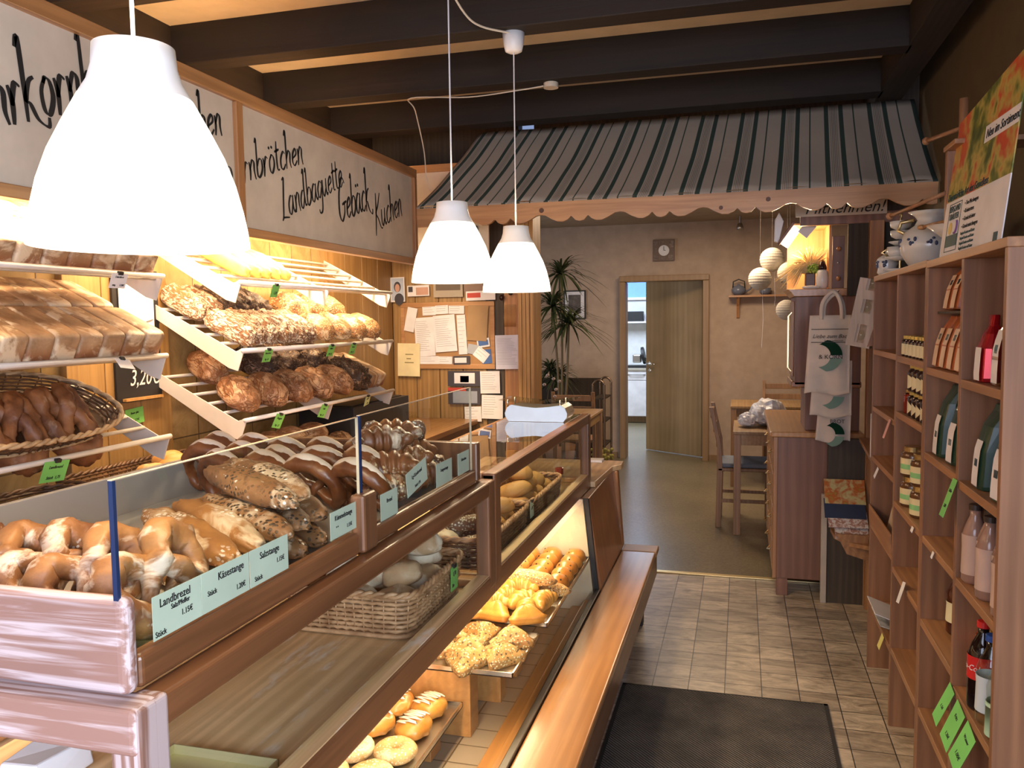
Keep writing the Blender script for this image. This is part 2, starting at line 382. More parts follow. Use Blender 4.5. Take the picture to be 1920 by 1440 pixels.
# wall with the cork board, at the end of the counter
structure('wall_back_left', MB().box(-3.4, -1.34, 5.02, 5.12, 0, 2.82), darkpanel)
planks('trim_14', veneer, 'x', 4.995, 5.025, -2.2, -1.56, 0, 2.36, 4)
planks('trim_15', brownw, 'x', 4.99, 5.025, -1.56, -1.44, 0, 2.40, 1)
planks('trim_16', pinez, 'x', 4.985, 5.025, -1.44, -1.335, 0, 2.40, 1)
m_post = wood('yellow_post_z', (.62, .36, .12), (.42, .21, .06), 'z', grain=1.4, rough=.45)
mbp = MB()
for i in range(4): mbp.box(-1.335 + i * .026, -1.311 + i * .026, 4.93 + (i % 2) * .002, 5.13, 0, 2.62)
structure('trim_17', mbp, m_post, bevel=.003)
structure('wall_header', MB().box(-1.24, .95, 5.02, 5.12, 2.60, 2.82), darkpanel)
# right side
structure('wall_right', MB().box(.87, .97, -.42, 4.75, 0, 2.82).box(.87, .97, -1.8, -1.48, 0, 2.82).box(.87, .97, -1.48, -.42, 2.1, 2.82), olive)
d2 = structure('added_door', MB().box(.87, .95, -1.48, -1.42, 0, 2.1).box(.87, .95, -.48, -.42, 0, 2.1).box(.87, .95, -1.42, -.48, 2.03, 2.1).box(.88, .94, -1.42, -.48, 0, .25), pinez)  # unseen door added as the opening for the side daylight
MB().box(.905, .911, -1.42, -.48, .25, 2.03).build('pane', glass, d2)
structure('wall_partition', MB().box(.70, 1.7, 4.72, 4.80, 0, 2.82), darkpanel)
structure('trim_18', MB().box(.455, .64, 4.67, 4.70, 0, .90), brownw)
structure('trim_19', MB().box(.64, .71, 4.655, 4.72, 0, 2.05), pinez, bevel=.003)
structure('trim_20', MB().box(.425, .455, 4.655, 4.69, 0, .60), flat('pale_strip', (.50, .42, .34), .6), bevel=.003)
structure('trim_21', MB().box(.30, .90, 4.70, 4.74, 2.04, 2.10).box(.905, .915, 4.70, 4.71, 2.0, 2.62), cupb, bevel=.003)
structure('trim_22', MB().box(.54, .66, 4.70, 4.72, 1.66, 2.04), darkpanel)
# back wall behind the photographer, with the shop window
structure('wall_back', MB().box(-2.72, -1.90, -1.95, -1.8, 0, 2.82).box(.85, .95, -1.95, -1.8, 0, 2.82).box(-1.90, .85, -1.95, -1.8, 0, .75).box(-1.90, .85, -1.95, -1.8, 2.35, 2.82), olive)
wf = structure('window_1', MB().box(-1.90, .85, -1.93, -1.87, .75, .80).box(-1.90, .85, -1.93, -1.87, 2.30, 2.35).box(-1.90, -1.85, -1.93, -1.87, .75, 2.35).box(.80, .85, -1.93, -1.87, .75, 2.35).box(-.28, -.22, -1.93, -1.87, .75, 2.35), pinez)
MB().box(-1.90, .85, -1.905, -1.90, .77, 2.33).build('pane', glass, wf)
# cafe and kitchen shell
structure('wall_far', MB().box(-3.4, -1.30, 9.2, 9.32, 0, 2.62).box(-.36, 1.7, 9.2, 9.32, 0, 2.62).box(-1.30, -.36, 9.2, 9.32, 2.02, 2.62), plaster)
structure('ceiling_cafe', MB().box(-3.4, 1.7, 5.1, 9.32, 2.60, 2.70), flat('cafe_ceiling_paint', (.36, .28, .19), .9))
structure('wall_cafe_left', MB().box(-3.5, -3.4, 5.0, 13.1, 0, 2.62), plaster)
structure('wall_cafe_right', MB().box(1.7, 1.8, 4.7, 13.1, 0, 2.62), plaster)
structure('wall_kitchen', MB().box(-3.4, 1.7, 13.0, 13.1, 0, 2.75), kitw)
structure('ceiling_kitchen', MB().box(-3.4, 1.7, 9.32, 13.1, 2.66, 2.75), kitw)
structure('baseboard_far', MB().box(-.33, 1.69, 9.185, 9.2, 0, .06).box(-3.39, -1.34, 9.185, 9.2, 0, .06), doorf)
dw = structure('door_1', MB().box(-1.30, -1.235, 9.10, 9.33, 0, 1.965).box(-.40, -.335, 9.10, 9.33, 0, 1.965).box(-1.30, -.335, 9.10, 9.33, 1.967, 2.03), doorf, bevel=.006)
T = Matrix.Translation((-.41, 9.352, 0)) @ Matrix.Rotation(R(145), 4, 'Z')
leaf = MB().box(0, .81, -.02, .02, .01, 2.0, T).build('door_leaf', doorw, dw, bevel=.003)
MB().tube([T @ Vector(p) for p in ((.75, .02, 1.03), (.75, .07, 1.03), (.63, .075, 1.03))], .011, 8).lathe([(.024, 0), (.024, .008)], n=14, T=T @ Matrix.Translation((.75, .02, 1.03)) @ Matrix.Rotation(R(-90), 4, 'X')).lathe([(.022, 0), (.022, .006)], n=14, T=T @ Matrix.Translation((.75, .02, .95)) @ Matrix.Rotation(R(-90), 4, 'X')).build('door_handle', chrome, leaf, smooth=True)
k2 = structure('window_2', MB().box(-2.2, -.6, 12.95, 13.0, 1.86, 1.90), whitep)
MB().box(-2.2, -.6, 12.96, 13.0, 1.90, 2.5).build('pane', flat('window_sky', (.16, .36, 1), .5, emit=.9), k2)

# ================================================================ LETTERING ON THE SIGN
G = {  # narrow brush letters: strokes through points, x-height 1
 'a': [[(.5, .9), (.3, 1), (.08, .6), (.1, .1), (.3, .05), (.5, .6)], [(.55, 1), (.5, .4), (.62, .02), (.74, .15)]],
 'b': [[(.05, 1.9), (.18, 2.1), (.12, 1), (.1, .1), (.3, 0), (.52, .35), (.5, .85), (.3, .95), (.14, .6)]],
 'c': [[(.5, .85), (.35, 1), (.1, .6), (.12, .1), (.32, 0), (.52, .25)]],
 'd': [[(.5, .85), (.3, .95), (.08, .5), (.12, .05), (.3, .05), (.5, .6)], [(.42, 1.9), (.58, 2.1), (.5, 1), (.55, .1), (.7, .1)]],
 'e': [[(.1, .45), (.45, .65), (.4, .98), (.15, .75), (.08, .25), (.25, 0), (.52, .25)]],
 'g': [[(.5, .85), (.3, 1), (.08, .6), (.12, .15), (.3, .1), (.5, .6)], [(.55, 1), (.52, 0), (.4, -.75), (.12, -.85), (.05, -.6)]],
 'h': [[(.02, 1.9), (.16, 2.15), (.12, 1), (.06, -.05)], [(.1, .5), (.3, .95), (.46, .8), (.42, .3), (.5, -.08)]],
 'k': [[(.02, 1.9), (.16, 2.15), (.12, 1), (.06, -.1)], [(.5, 1.05), (.3, .95), (.12, .5), (.25, .35), (.45, -.1), (.78, -.35), (.85, -.1)]],
 'l': [[(.05, 1.9), (.18, 2.1), (.1, 1), (.14, .05), (.3, .1)]],
 'n': [[(.06, .95), (.12, .5), (.06, -.05)], [(.1, .5), (.3, .98), (.46, .85), (.44, .4), (.52, -.1)]],
 'o': [[(.3, 1), (.1, .65), (.12, .12), (.3, 0), (.5, .4), (.46, .85), (.3, 1), (.22, .85)]],
 'r': [[(.04, .95), (.12, .5), (.06, -.1)], [(.1, .4), (.28, .95), (.46, .85)]],
 't': [[(.22, 1.7), (.16, .8), (.18, .1), (.36, .05)], [(.0, 1.12), (.42, 1.2)]],
 'u': [[(.08, 1), (.06, .3), (.2, 0), (.42, .4)], [(.5, 1), (.46, .4), (.55, 0), (.66, .12)]],
 'L': [[(.32, 2.05), (.5, 2.15), (.45, 1.8), (.3, 1), (.14, .1), (.0, -.1)], [(.1, .05), (.4, -.02), (.75, -.12)]],
 'G': [[(.8, 1.75), (.55, 2.05), (.15, 1.4), (.05, .4), (.3, -.05), (.62, .3), (.68, .8)], [(.4, .75), (.9, .85)]],
 'K': [[(.3, 2.1), (.22, 1), (.02, -.35)], [(.8, 2.0), (.5, 1.35), (.2, .95), (.45, .55), (.75, -.05), (.95, -.1)]],
 ':': [[(.12, 1.35), (.15, 1.5)], [(.36, 1.35), (.39, 1.5)]]}
ADV = {'r': .5, 't': .42, 'l': .32, 'L': .72, 'G': .85, 'K': .85, 'u': .68, 'a': .7, 'd': .7, 'k': .62, 'c': .54, 'e': .56}
def catmull(p, n=6):
    p = [p[0]] + list(p) + [p[-1]]; out = []
    for i in range(1, len(p) - 2):
        for k in range(n):
            t = k / n; q = []
            for d in range(len(p[0])):
                a, b_, c, e = p[i - 1][d], p[i][d], p[i + 1][d], p[i + 2][d]
                q.append(.5 * (2 * b_ + (c - a) * t + (2 * a - 5 * b_ + 4 * c - e) * t * t + (3 * b_ - a - 3 * c + e) * t ** 3))
            out.append(tuple(q))
    out.append(tuple(p[-2])); return out
def brush(word, start, end, xh, T, parent, name='lettering', wpen=.085, squeeze=1.0):
    """word in brush letters from start to end (plane coordinates), x-height xh"""
    import unicodedata
    seq = []
    for ch in word:
        if ch == 'ö': seq.append(('o', 1))
        elif ch == 'ä': seq.append(('a', 1))
        else: seq.append((ch, 0))
    tot = sum(ADV.get(c, .6) for c, _ in seq); L = math.hypot(end[0] - start[0], end[1] - start[1])
    sx = L / tot; an = math.atan2(end[1] - start[1], end[0] - start[0]); ca, sa = math.cos(an), math.sin(an)
    mb = MB(); x = 0
    for ch, uml in seq:
        st = G[ch] + (G[':'] if uml else [])
        for s_ in st:
            pts = catmull(s_)
            P2 = [((x + px) * sx + .06 * py * xh, py * xh) for px, py in pts]
            P2 = [(start[0] + a * ca - b_ * sa * .6, start[1] + a * sa + b_) for a, b_ in P2]
            n = len(P2); vs = []
            for i, (a, b_) in enumerate(P2):
                j0, j1 = max(0, i - 1), min(n - 1, i + 1); dx, dy = P2[j1][0] - P2[j0][0], P2[j1][1] - P2[j0][1]
                l = math.hypot(dx, dy) or 1; nx, ny = -dy / l, dx / l
                w = wpen * xh * (.35 + .65 * abs(dy / l * .9 + dx / l * .3)) * (.55 + .45 * math.sin(math.pi * min(1, (i + .6) / n)))
                for sg in (1, -1): vs.append((a + nx * w * sg, b_ + ny * w * sg, 0))
            mb.add([T @ Vector(p) for p in vs], [(2 * i, 2 * i + 1, 2 * i + 3, 2 * i + 2) for i in range(n - 1)])
        x += ADV.get(ch, .6)
    return mb.build(name, ink, parent)
sg = thing('bakery_sign', 'long white sign in wooden frame with black brush lettering above the bread racks', 'sign', (-1.71, 2.4, 1.865))
MB().box(-1.725, -1.708, .2, 4.2, 1.88, 2.35).build('sign_board', sign, sg)
MB().box(-1.73, -1.69, .2, 4.2, 2.325, 2.37).build('top_rail', pine, sg, bevel=.003)
MB().box(-1.73, -1.69, .2, 4.2, 1.862, 1.895).build('bottom_rail', pine, sg, bevel=.003)
MB().box(-1.73, -1.692, 2.553, 2.592, 1.895, 2.325).build('upright', pinez, sg, bevel=.003)
MB().box(-1.73, -1.69, 4.165, 4.2, 1.895, 2.325).build('upright', pinez, sg, bevel=.003)
Tp = frame((-1.7068, 0, 0), (0, 1, 0), (0, 0, 1))
for w_, a, b_, xh in (('hrkornbrot', (1.588, 2.03), (2.05, 2.21), .085), ('hen', (2.365, 2.168), (2.49, 2.20), .064), ('oo', (2.44, 2.02), (2.545, 2.045), .055),
                      ('rnbrötchen', (2.605, 2.058), (3.03, 2.20), .062), ('Landbaguette', (2.856, 1.955), (3.37, 2.16), .066), ('Gebäck', (3.33, 2.0), (3.65, 2.10), .085), ('Kuchen', (3.70, 2.0), (4.03, 2.115), .078)):
    brush(w_, a, b_, xh, Tp, sg, wpen=.105 if w_[0] in 'hro' else .095)
# white framed panel carried on behind the awning
sp_ = thing('wall_panel', 'white panel in a thin wooden frame half hidden behind the left edge of the striped awning', 'panel', (-1.8, 4.72, 2.2))
MB().box(-2.1, -1.45, 4.72, 4.735, 1.95, 2.45).build('board', sign, sp_)
MB().box(-2.1, -1.45, 4.705, 4.735, 2.45, 2.495).build('top_rail', pinex, sp_, bevel=.002)

# ================================================================ AWNING
m, nt, b = newmat('striped_awning_cloth')
uvn = N(nt, 'ShaderNodeTexCoord'); sx_ = N(nt, 'ShaderNodeSeparateXYZ'); nt.links.new(uvn.outputs['UV'], sx_.inputs[0])
mu = N(nt, 'ShaderNodeMath', operation='MULTIPLY'); mu.inputs[1].default_value = 11.2; nt.links.new(sx_.outputs[0], mu.inputs[0])
fr = N(nt, 'ShaderNodeMath', operation='FRACT'); nt.links.new(mu.outputs[0], fr.inputs[0])
ba, gr, gy = (.37, .32, .265), (.028, .05, .04), (.16, .15, .13)
st = [(0, ba), (.10, gr), (.20, ba)]
for q in range(5): st += [(.235 + q * .036, gy), (.25 + q * .036, ba)]
st += [(.44, gr), (.54, ba), (.76, gr), (.79, ba)]
k = ramp(nt, fr.outputs[0], st, 'CONSTANT')
nt.links.new(k, b.inputs['Base Color']); b.inputs['Roughness'].default_value = .85
bump(nt, b, noise_t(nt, coords(nt), 14, 3), .25, .01); awn_m = m
aw = thing('awning', 'striped green and beige cloth awning on a scalloped pine board across the shop', 'awning', (-.4, 4.3, 2.07))
mb = MB(); nu, nv = 90, 14; uvs = []
for j in range(nv + 1):
    t = j / nv
    for i in range(nu + 1):
        s_ = i / nu
        xb, xt = -1.695 + s_ * 2.555, -1.46 + s_ * 2.29
        sag = -.022 * math.sin(math.pi * t) + .006 * math.sin(s_ * 60) * (1 - t) + .008 * noise.noise((s_ * 9, t * 3, 0))
        mb.v.append((xb + (xt - xb) * t, 4.19 + .43 * t, 2.168 + .47 * t + sag)); uvs.append((s_, t))
mb.f = [(j * (nu + 1) + i, j * (nu + 1) + i + 1, (j + 1) * (nu + 1) + i + 1, (j + 1) * (nu + 1) + i) for j in range(nv) for i in range(nu)]; mb.m = [0] * len(mb.f)
o = mb.build('cloth', awn_m, aw, smooth=True)
ul = o.data.uv_layers.new(name='UVMap')
for l in o.data.loops: ul.data[l.index].uv = uvs[l.vertex_index]
o.modifiers.new('thick', 'SOLIDIFY').thickness = .002
mb = MB()
mb.v = [(-1.695 + i / nu * 2.555, 4.187, 2.168 - h) for h in (0, .007) for i in range(nu + 1)]
mb.f = [(i, i + 1, nu + 2 + i, nu + 1 + i) for i in range(nu)]; mb.m = [0] * nu
o = mb.build('hem', awn_m, aw); ul = o.data.uv_layers.new(name='UVMap')
for l in o.data.loops: ul.data[l.index].uv = ((l.vertex_index % (nu + 1)) / nu, 0)
mot = [(0, .104), (.022, .099), (.043, .076), (.062, .094), (.085, .104), (.115, .103), (.15, .088), (.18, .07), (.205, .066)]
prof = []
xx = -1.70
while xx < .86:
    ph = abs(((xx + .80 + .205) % .41) - .205)
    for (a0, h0), (a1, h1) in zip(mot, mot[1:]):
        if a0 <= ph <= a1 + 1e-6: d_ = h0 + (h1 - h0) * (ph - a0) / (a1 - a0); break
    if xx < -1.5: d_ = .10 - .03 * max(0, (xx + 1.62) / .12)
    prof.append((xx, 2.163 - d_)); xx += .0075
MB().prism([(-1.70, 2.163)] + prof + [(.862, 2.163)], 'y', 4.19, 4.212).build('scalloped_board', pinex, aw)
ky = flat('wood_knot', (.12, .05, .025), .5)
for kx, kz, kr in ((-1.42, 2.11, .018), (-1.0, 2.12, .013), (.12, 2.12, .011), (-.1, 2.09, .01)):
    MB().lathe([(kr, 0), (kr * .9, .0015)], T=Matrix.Translation((kx, 4.19, kz)) @ Matrix.Rotation(R(90), 4, 'X'), n=16).build('knot', ky, aw)

# ================================================================ PENDANT LAMPS
m, nt, b = newmat('lit_lamp_shade'); b.inputs['Base Color'].default_value = (.9, .86, .8, 1); b.inputs['Emission Color'].default_value = (1, .87, .68, 1); b.inputs['Emission Strength'].default_value = 2.6; shade_m = m
m, nt, b = newmat('shade_neck'); b.inputs['Base Color'].default_value = (.86, .85, .86, 1); b.inputs['Roughness'].default_value = .3; b.inputs['Emission Color'].default_value = (1, .88, .7, 1); b.inputs['Emission Strength'].default_value = .10; neck_m = m
bulb_m = flat('bulb_glow', (1, .8, .55), .4, emit=14)
lamps = (((-.745, .905, 1.652), 'nearest and largest of the three white bell pendant lamps, hanging in front of the sign', 0),
         ((-.885, 2.49, 1.677), 'middle white bell pendant lamp, the one hanging lower left of the two far lamps', 0),
         ((-.842, 3.10, 1.665), 'farthest white bell pendant lamp, hanging from the cup on the ceiling beam', 1))
RR, HH = .1325, .25
PR = [(1.0, 0), (.985, .08), (.95, .18), (.885, .32), (.79, .46), (.66, .60), (.52, .74), (.43, .82), (.385, .90), (.37, 1.0)]
for i, (c, lab, rose) in enumerate(lamps):
    t = thing('pendant_lamp', lab, 'lamp', c, 'white bell pendant lamps over the counter')
    MB().shell([(RR * r, HH * z) for r, z in PR[:7]] + [(RR * r * .97 - .001, HH * z) for r, z in PR[:7][::-1]] + [(RR, 0)], c, 48).build('shade', shade_m, t, smooth=True)
    MB().shell([(RR * r, HH * z) for r, z in PR[6:]] + [(.006, HH * 1.0)], c, 48).build('shade_neck', neck_m, t, smooth=True)
    MB().sphere((c[0], c[1], c[2] + .10), .03, sq=(1, 1, 1.2)).build('bulb', bulb_m, t, smooth=True)
    top = 2.575 if rose else 2.80
    MB().tube([(c[0], c[1], c[2] + HH), (c[0], c[1], top)], .0026, 8).build('cord', flat('cord_white', (.7, .68, .7), .5), t)
    if rose: MB().lathe([(.02, 0), (.032, .006), (.038, .03), (.043, .075), (.03, .078)], (c[0], c[1], 2.568), 28).build('ceiling_cup', whitep, t, smooth=True)
    light('pendant_bulb_light', 'SPOT', (c[0], c[1], c[2] + .015), (16, 24, 24)[i], (1, .74, .46), .06, rot=(0, 0, 0), spot=150, blend=.5)
    light('pendant_glow_light', 'POINT', (c[0], c[1], c[2] + HH + .06), 3.2, (1, .76, .48), .05)
ww = flat('cable_white', (.62, .55, .45), .5)
tag(MB().tube(catmull([(-.842, 3.07, 2.632), (-.93, 2.98, 2.635), (-.97, 2.9, 2.66), (-1.0, 2.75, 2.74), (-1.02, 2.6, 2.79)]), .004, 6).build('power_cable', ww), 'white cable running from the ceiling cup of the far lamp up to the ceiling', 'cable')
tag(MB().lathe([(.034, 0), (.034, .022), (.03, .024)], (-.85, 3.775, 2.616), 24).build('junction_box', ww, smooth=False), 'small round white junction box under the second dark ceiling beam', 'junction box')
tag(MB().tube(catmull([(-.885, 3.775, 2.628), (-1.0, 3.76, 2.615), (-1.25, 3.78, 2.61), (-1.55, 3.80, 2.635), (-1.57, 3.9, 2.60), (-1.60, 4.08, 2.45), (-1.62, 4.16, 2.33), (-1.60, 4.16, 2.25)]), .003, 6).build('power_cable', ww), 'thin white cable hanging from the round junction box down behind the awning edge', 'cable')

# ================================================================ COUNTER
YN, YM, YF = .755, 2.17, 3.69
# lower, slanted showcase
sc = thing('showcase', 'long low wooden glass showcase with a slanted front and pastry trays under the counter', 'display case', (-.95, 2.2, 0))
MB().box(-1.35, -.58, YN, 3.43, .0, .29).build('plinth', panelw, sc, bevel=.004)
MB().box(-1.33, -.70, YN, 3.43, .29, .30).build('tiled_floor', case_tile, sc)
MB().box(-.70, -.655, YN, 3.43, .29, .315).box(-.645, -.60, YN, 3.43, .29, .345).build('front_ledge', cuptop, sc, bevel=.003)
MB().box(-.60, -.576, YN, 3.43, .29, .395).build('base_rail', flat('black_rail', (.05, .035, .025), .35), sc, bevel=.003)
MB().add([(-.594, YN, .385), (-.594, 3.425, .385), (-.642, 3.425, .784), (-.642, YN, .784), (-.588, YN, .385), (-.588, 3.425, .385), (-.636, 3.425, .784), (-.636, YN, .784)],
         [(0, 1, 2, 3), (7, 6, 5, 4), (0, 4, 5, 1), (3, 2, 6, 7), (0, 3, 7, 4), (1, 5, 6, 2)]).build('slanted_glass', glass_low, sc)
inner = flat('cream_lining', (.80, .70, .52), .5)
MB().prism([(-1.33, .30), (-.60, .30), (-.65, .784), (-1.33, .784)], 'y', 3.43, 3.445).box(-1.35, -1.33, YN, 3.45, .30, .784).build('lining', inner, sc)
MB().prism([(-.575, .29), (-.60, .29), (-.655, .784), (-.628, .784)], 'y', 3.44, 3.46).build('end_edge', black, sc)
MB().prism([(-.575, .395), (-.60, .22), (-1.35, .22), (-1.35, .784), (-.628, .784)], 'y', 3.46, 4.12).build('end_panel', panelw, sc, bevel=.003)
MB().prism([(-.59, .0), (-1.35, .0), (-1.35, .784), (-.60, .784), (-.573, .395), (-.59, .36)], 'y', 4.1205, 4.17).build('end_panel', panelw, sc, bevel=.004)
MB().prism([(-1.35, YN), (-.70, YN), (-.70, YF), (-.64, YF), (-.622, 4.10), (-.585, 4.16), (-.59, 4.27), (-1.35, 4.27)], 'z', .785, .812).build('counter_top', worn, sc, bevel=.003)
# upper glass cabinets on the counter top
def cabinet(label, y0, y1, xb, ztop, near):
    t = thing('glass_cabinet', label, 'glass cabinet', (-.9, (y0 + y1) / 2, .8128))
    w = .042
    MB().box(-.699, -.66, y0 + .001, y1 - .0015, .786, .850).build('front_sill', walnut, t, bevel=.006, seg=3)
    MB().box(-.698, -.664, y0 + .056, y1 - .056, .8502, .8535).build('worn_lit_sill_cap', worn, t)  # worn wood cap; its pale tone also stands for light on the sill
    MB().box(-.70, -.66, y0, y1, ztop - w, ztop).build('front_rail', walnut, t, bevel=.006, seg=3)
    MB().box(xb, xb + .035, y0, y1, .8128, .84).build('back_sill', pine, t, bevel=.005)
    MB().box(xb, xb + .035, y0, y1, ztop - w, ztop).build('back_rail', pine, t, bevel=.005)
    for y in (y0, y1 - .055):
        MB().box(-.70, -.659, y, y + .055, .8128, ztop + .001).build('post', walnutz if (y != y0 or not near) else endwoodz, t, bevel=.006, seg=3)
        MB().box(xb, xb + .035, y, y + .045, .8128, ztop).build('post', walnutz, t, bevel=.004)
        if near and y == y0:
            MB().box(xb, -.66, y - .004, y + .045, ztop - .055, ztop + .002).build('end_rail', endwood, t, bevel=.008, seg=3)
            MB().box(xb, -.70, y - .004, y + .04, .8128, .84).build('end_sill', endwood, t, bevel=.004)
        else:
            MB().box(xb, -.70, y + .004, y + .05, ztop - w, ztop).build('end_rail', pinex, t, bevel=.004)
            MB().box(xb, -.70, y + .005, y + .05, .8128, .835).build('end_sill', pinex, t, bevel=.004)
    MB().box(-.684, -.678, y0 + .05, y1 - .05, .85, ztop - w + .002).build('front_glass', glass, t)
    if not near:
        MB().box(xb + .02, -.697, y0 + .03, y1 - .03, ztop - .006, ztop + .001).build('top_glass', glass_top, t)
        MB().box(xb + .03, -.70, y1 - .03, y1 - .024, .83, ztop - w).build('end_glass', glass, t)
    return t
cabinet('near glass-fronted wooden cabinet on the counter, under the pretzel trays', YN, YM, -1.30, 1.112, True)
cabinet('far glass-topped wooden cabinet on the counter, with the card tray on top', YM + .002, YF, -1.01, 1.126, False)
# tray boxes with glass guards, on top of the near cabinet
tb = thing('bakery_tray_box', 'open wooden tray box with two glass guards and dark metal floor holding pretzels and sticks', 'tray box', (-1.0, 1.45, 1.114))
MB().box(-1.36, -.688, .775, .80, 1.1148, 1.233).build('end_board', endwood, tb, bevel=.012, seg=4)
MB().box(-.712, -.682, 1.395, 1.455, 1.1148, 1.226).build('divider_block', walnutz, tb, bevel=.006)
MB().box(-1.36, -.689, 2.105, 2.135, 1.1148, 1.222).build('end_board', walnutz, tb, bevel=.005)
MB().box(-.715, -.69, .80, 1.39, 1.1148, 1.157).build('front_rail', walnut, tb, bevel=.007, seg=3)
MB().box(-.715, -.69, 1.46, 2.10, 1.1148, 1.150).build('front_rail', walnut, tb, bevel=.007, seg=3)
MB().box(-1.36, -1.345, .80, 2.11, 1.1148, 1.215).build('back_board', flat('grey_tray_side', (.36, .34, .32), .35, .1), tb, bevel=.002)
traym = flat('baking_tray_metal', (.42, .39, .35), .35, .12)
MB().box(-1.34, -.72, .81, 1.385, 1.118, 1.128).box(-1.34, -1.325, .81, 1.385, 1.128, 1.15).build('metal_tray', traym, tb, bevel=.002)
MB().box(-1.34, -.72, 1.40, 2.10, 1.118, 1.128).box(-1.34, -.72, 1.392, 1.398, 1.118, 1.136).build('metal_tray', traym, tb, bevel=.002)
edge = flat('glass_edge_blue', (.012, .03, .09), .15)
for y0, y1, zt in ((.779, 1.412, 1.372), (1.42, 2.09, 1.374)):
    MB().box(-.705, -.699, y0 + .005, y1, 1.15, zt).build('glass_guard', glass, tb)
    MB().box(-.7052, -.6988, y0, y0 + .0052, 1.15, zt).build('glass_edge', edge, tb)
    MB().box(-.7052, -.6988, y0, y1, zt, zt + .0012).box(-.7045, -.699, y1, y1 + .0012, 1.15, zt).build('glass_rim', flat('bright_glass_edge', (.55, .45, .32), .2), tb)

# bench in front
bn = thing('bench', 'long low polished orange wood bench along the foot of the counter', 'bench', (-.49, 2.3, 0))
MB().box(-.572, -.402, -.6, 4.06, .365, .392).build('seat', benchw, bn, bevel=.006, seg=3)
MB().box(-.572, -.398, 4.063, 4.19, .365, .393).build('end_cap', pinex, bn, bevel=.006, seg=3)
MB().box(-.43, -.408, -.6, 4.18, .245, .365).box(-.572, -.408, 4.16, 4.182, .245, .365).build('apron', benchdk, bn, bevel=.002)
for y in (.2, 2.2, 4.08): MB().box(-.54, -.47, y, y + .07, 0, .30).build('leg', black, bn, bevel=.003)
# door mat
m, nt, b = newmat('ribbed_grey_mat'); v = coords(nt, rnd=False)
wv = N(nt, 'ShaderNodeTexWave', wave_type='BANDS', bands_direction='DIAGONAL'); wv.inputs['Scale'].default_value = 42; wv.inputs['Distortion'].default_value = 1.5; nt.links.new(v, wv.inputs['Vector'])
k = mix(nt, ramp(nt, wv.outputs[0], [(.3, (.04, .036, .033)), (.7, (.17, .15, .13))]), ramp(nt, noise_t(nt, v, 5, 4), [(.35, (.6, .6, .6)), (.7, (1.2, 1.2, 1.2))]), 1.0, 'MULTIPLY')
nt.links.new(k, b.inputs['Base Color']); b.inputs['Roughness'].default_value = .95; bump(nt, b, wv.outputs[0], .8, .004); matm = m
mt = thing('door_mat', 'large dark grey ribbed mat on the stone tiles beside the bench', 'mat', (-.06, 2.2, 0))
MB().box(-.46, .33, .7, 3.385, .0, .008).build('pile', matm, mt); rub = flat('mat_rubber', (.02, .018, .018), .7)
MB().box(-.475, -.46, .7, 3.40, 0, .006).box(.33, .345, .7, 3.40, 0, .006).box(-.475, .345, 3.385, 3.40, 0, .006).build('rubber_edge', rub, mt)

# card tray with curved sides on the far cabinet
ct = thing('money_tray', 'arched white change tray with a clear glass plate, on the far glass cabinet', 'money tray', (-.83, 3.40, 1.128))
shp = [(-.118, 0), (-.132, .018), (-.135, .035), (-.125, .058), (-.108, .07), (-.05, .062), (0, .058), (.05, .062), (.108, .07), (.125, .058), (.135, .035), (.132, .018), (.118, 0)]
whb = flat('glossy_white_blue', (.34, .46, .70), .15)
MB().prism([(x - .83, z + 1.128) for x, z in shp], 'y', 3.335, 3.342).build('end_plate', whb, ct)
MB().prism([(x * .98 - .83, z * .98 + 1.128) for x, z in shp], 'y', 3.342, 3.50).build('body', steel, ct, smooth=False)
MB().add([(x - .83, y, z + 1.128) for y in (3.325, 3.515) for x, z in ((-.16, .090), (-.08, .080), (0, .076), (.08, .080), (.16, .090))] + [(x - .83, y, z + 1.131) for y in (3.325, 3.515) for x, z in ((-.16, .090), (-.08, .080), (0, .076), (.08, .080), (.16, .090))],
         [(i, i + 1, i + 6, i + 5) for i in range(4)] + [(i + 10, i + 15, i + 16, i + 11) for i in range(4)] + [(i, i + 10, i + 11, i + 1) for i in range(4)] + [(i + 5, i + 6, i + 16, i + 15) for i in range(4)]).build('glass_plate', jarglass, ct)
for sx2 in (-.13, .10):
    for sy in (3.36, 3.48): MB().lathe([(.005, -.01), (.005, .018), (.003, .02)], (-.83 + sx2, sy, 1.198), 10).build('screw', chrome, ct, smooth=True)
tag(bx('note_pad', paper, -.765, -.69, 4.185, 4.255, .8125, .826), 'white note pad lying on the counter end beyond the far glass cabinet', 'note pad')

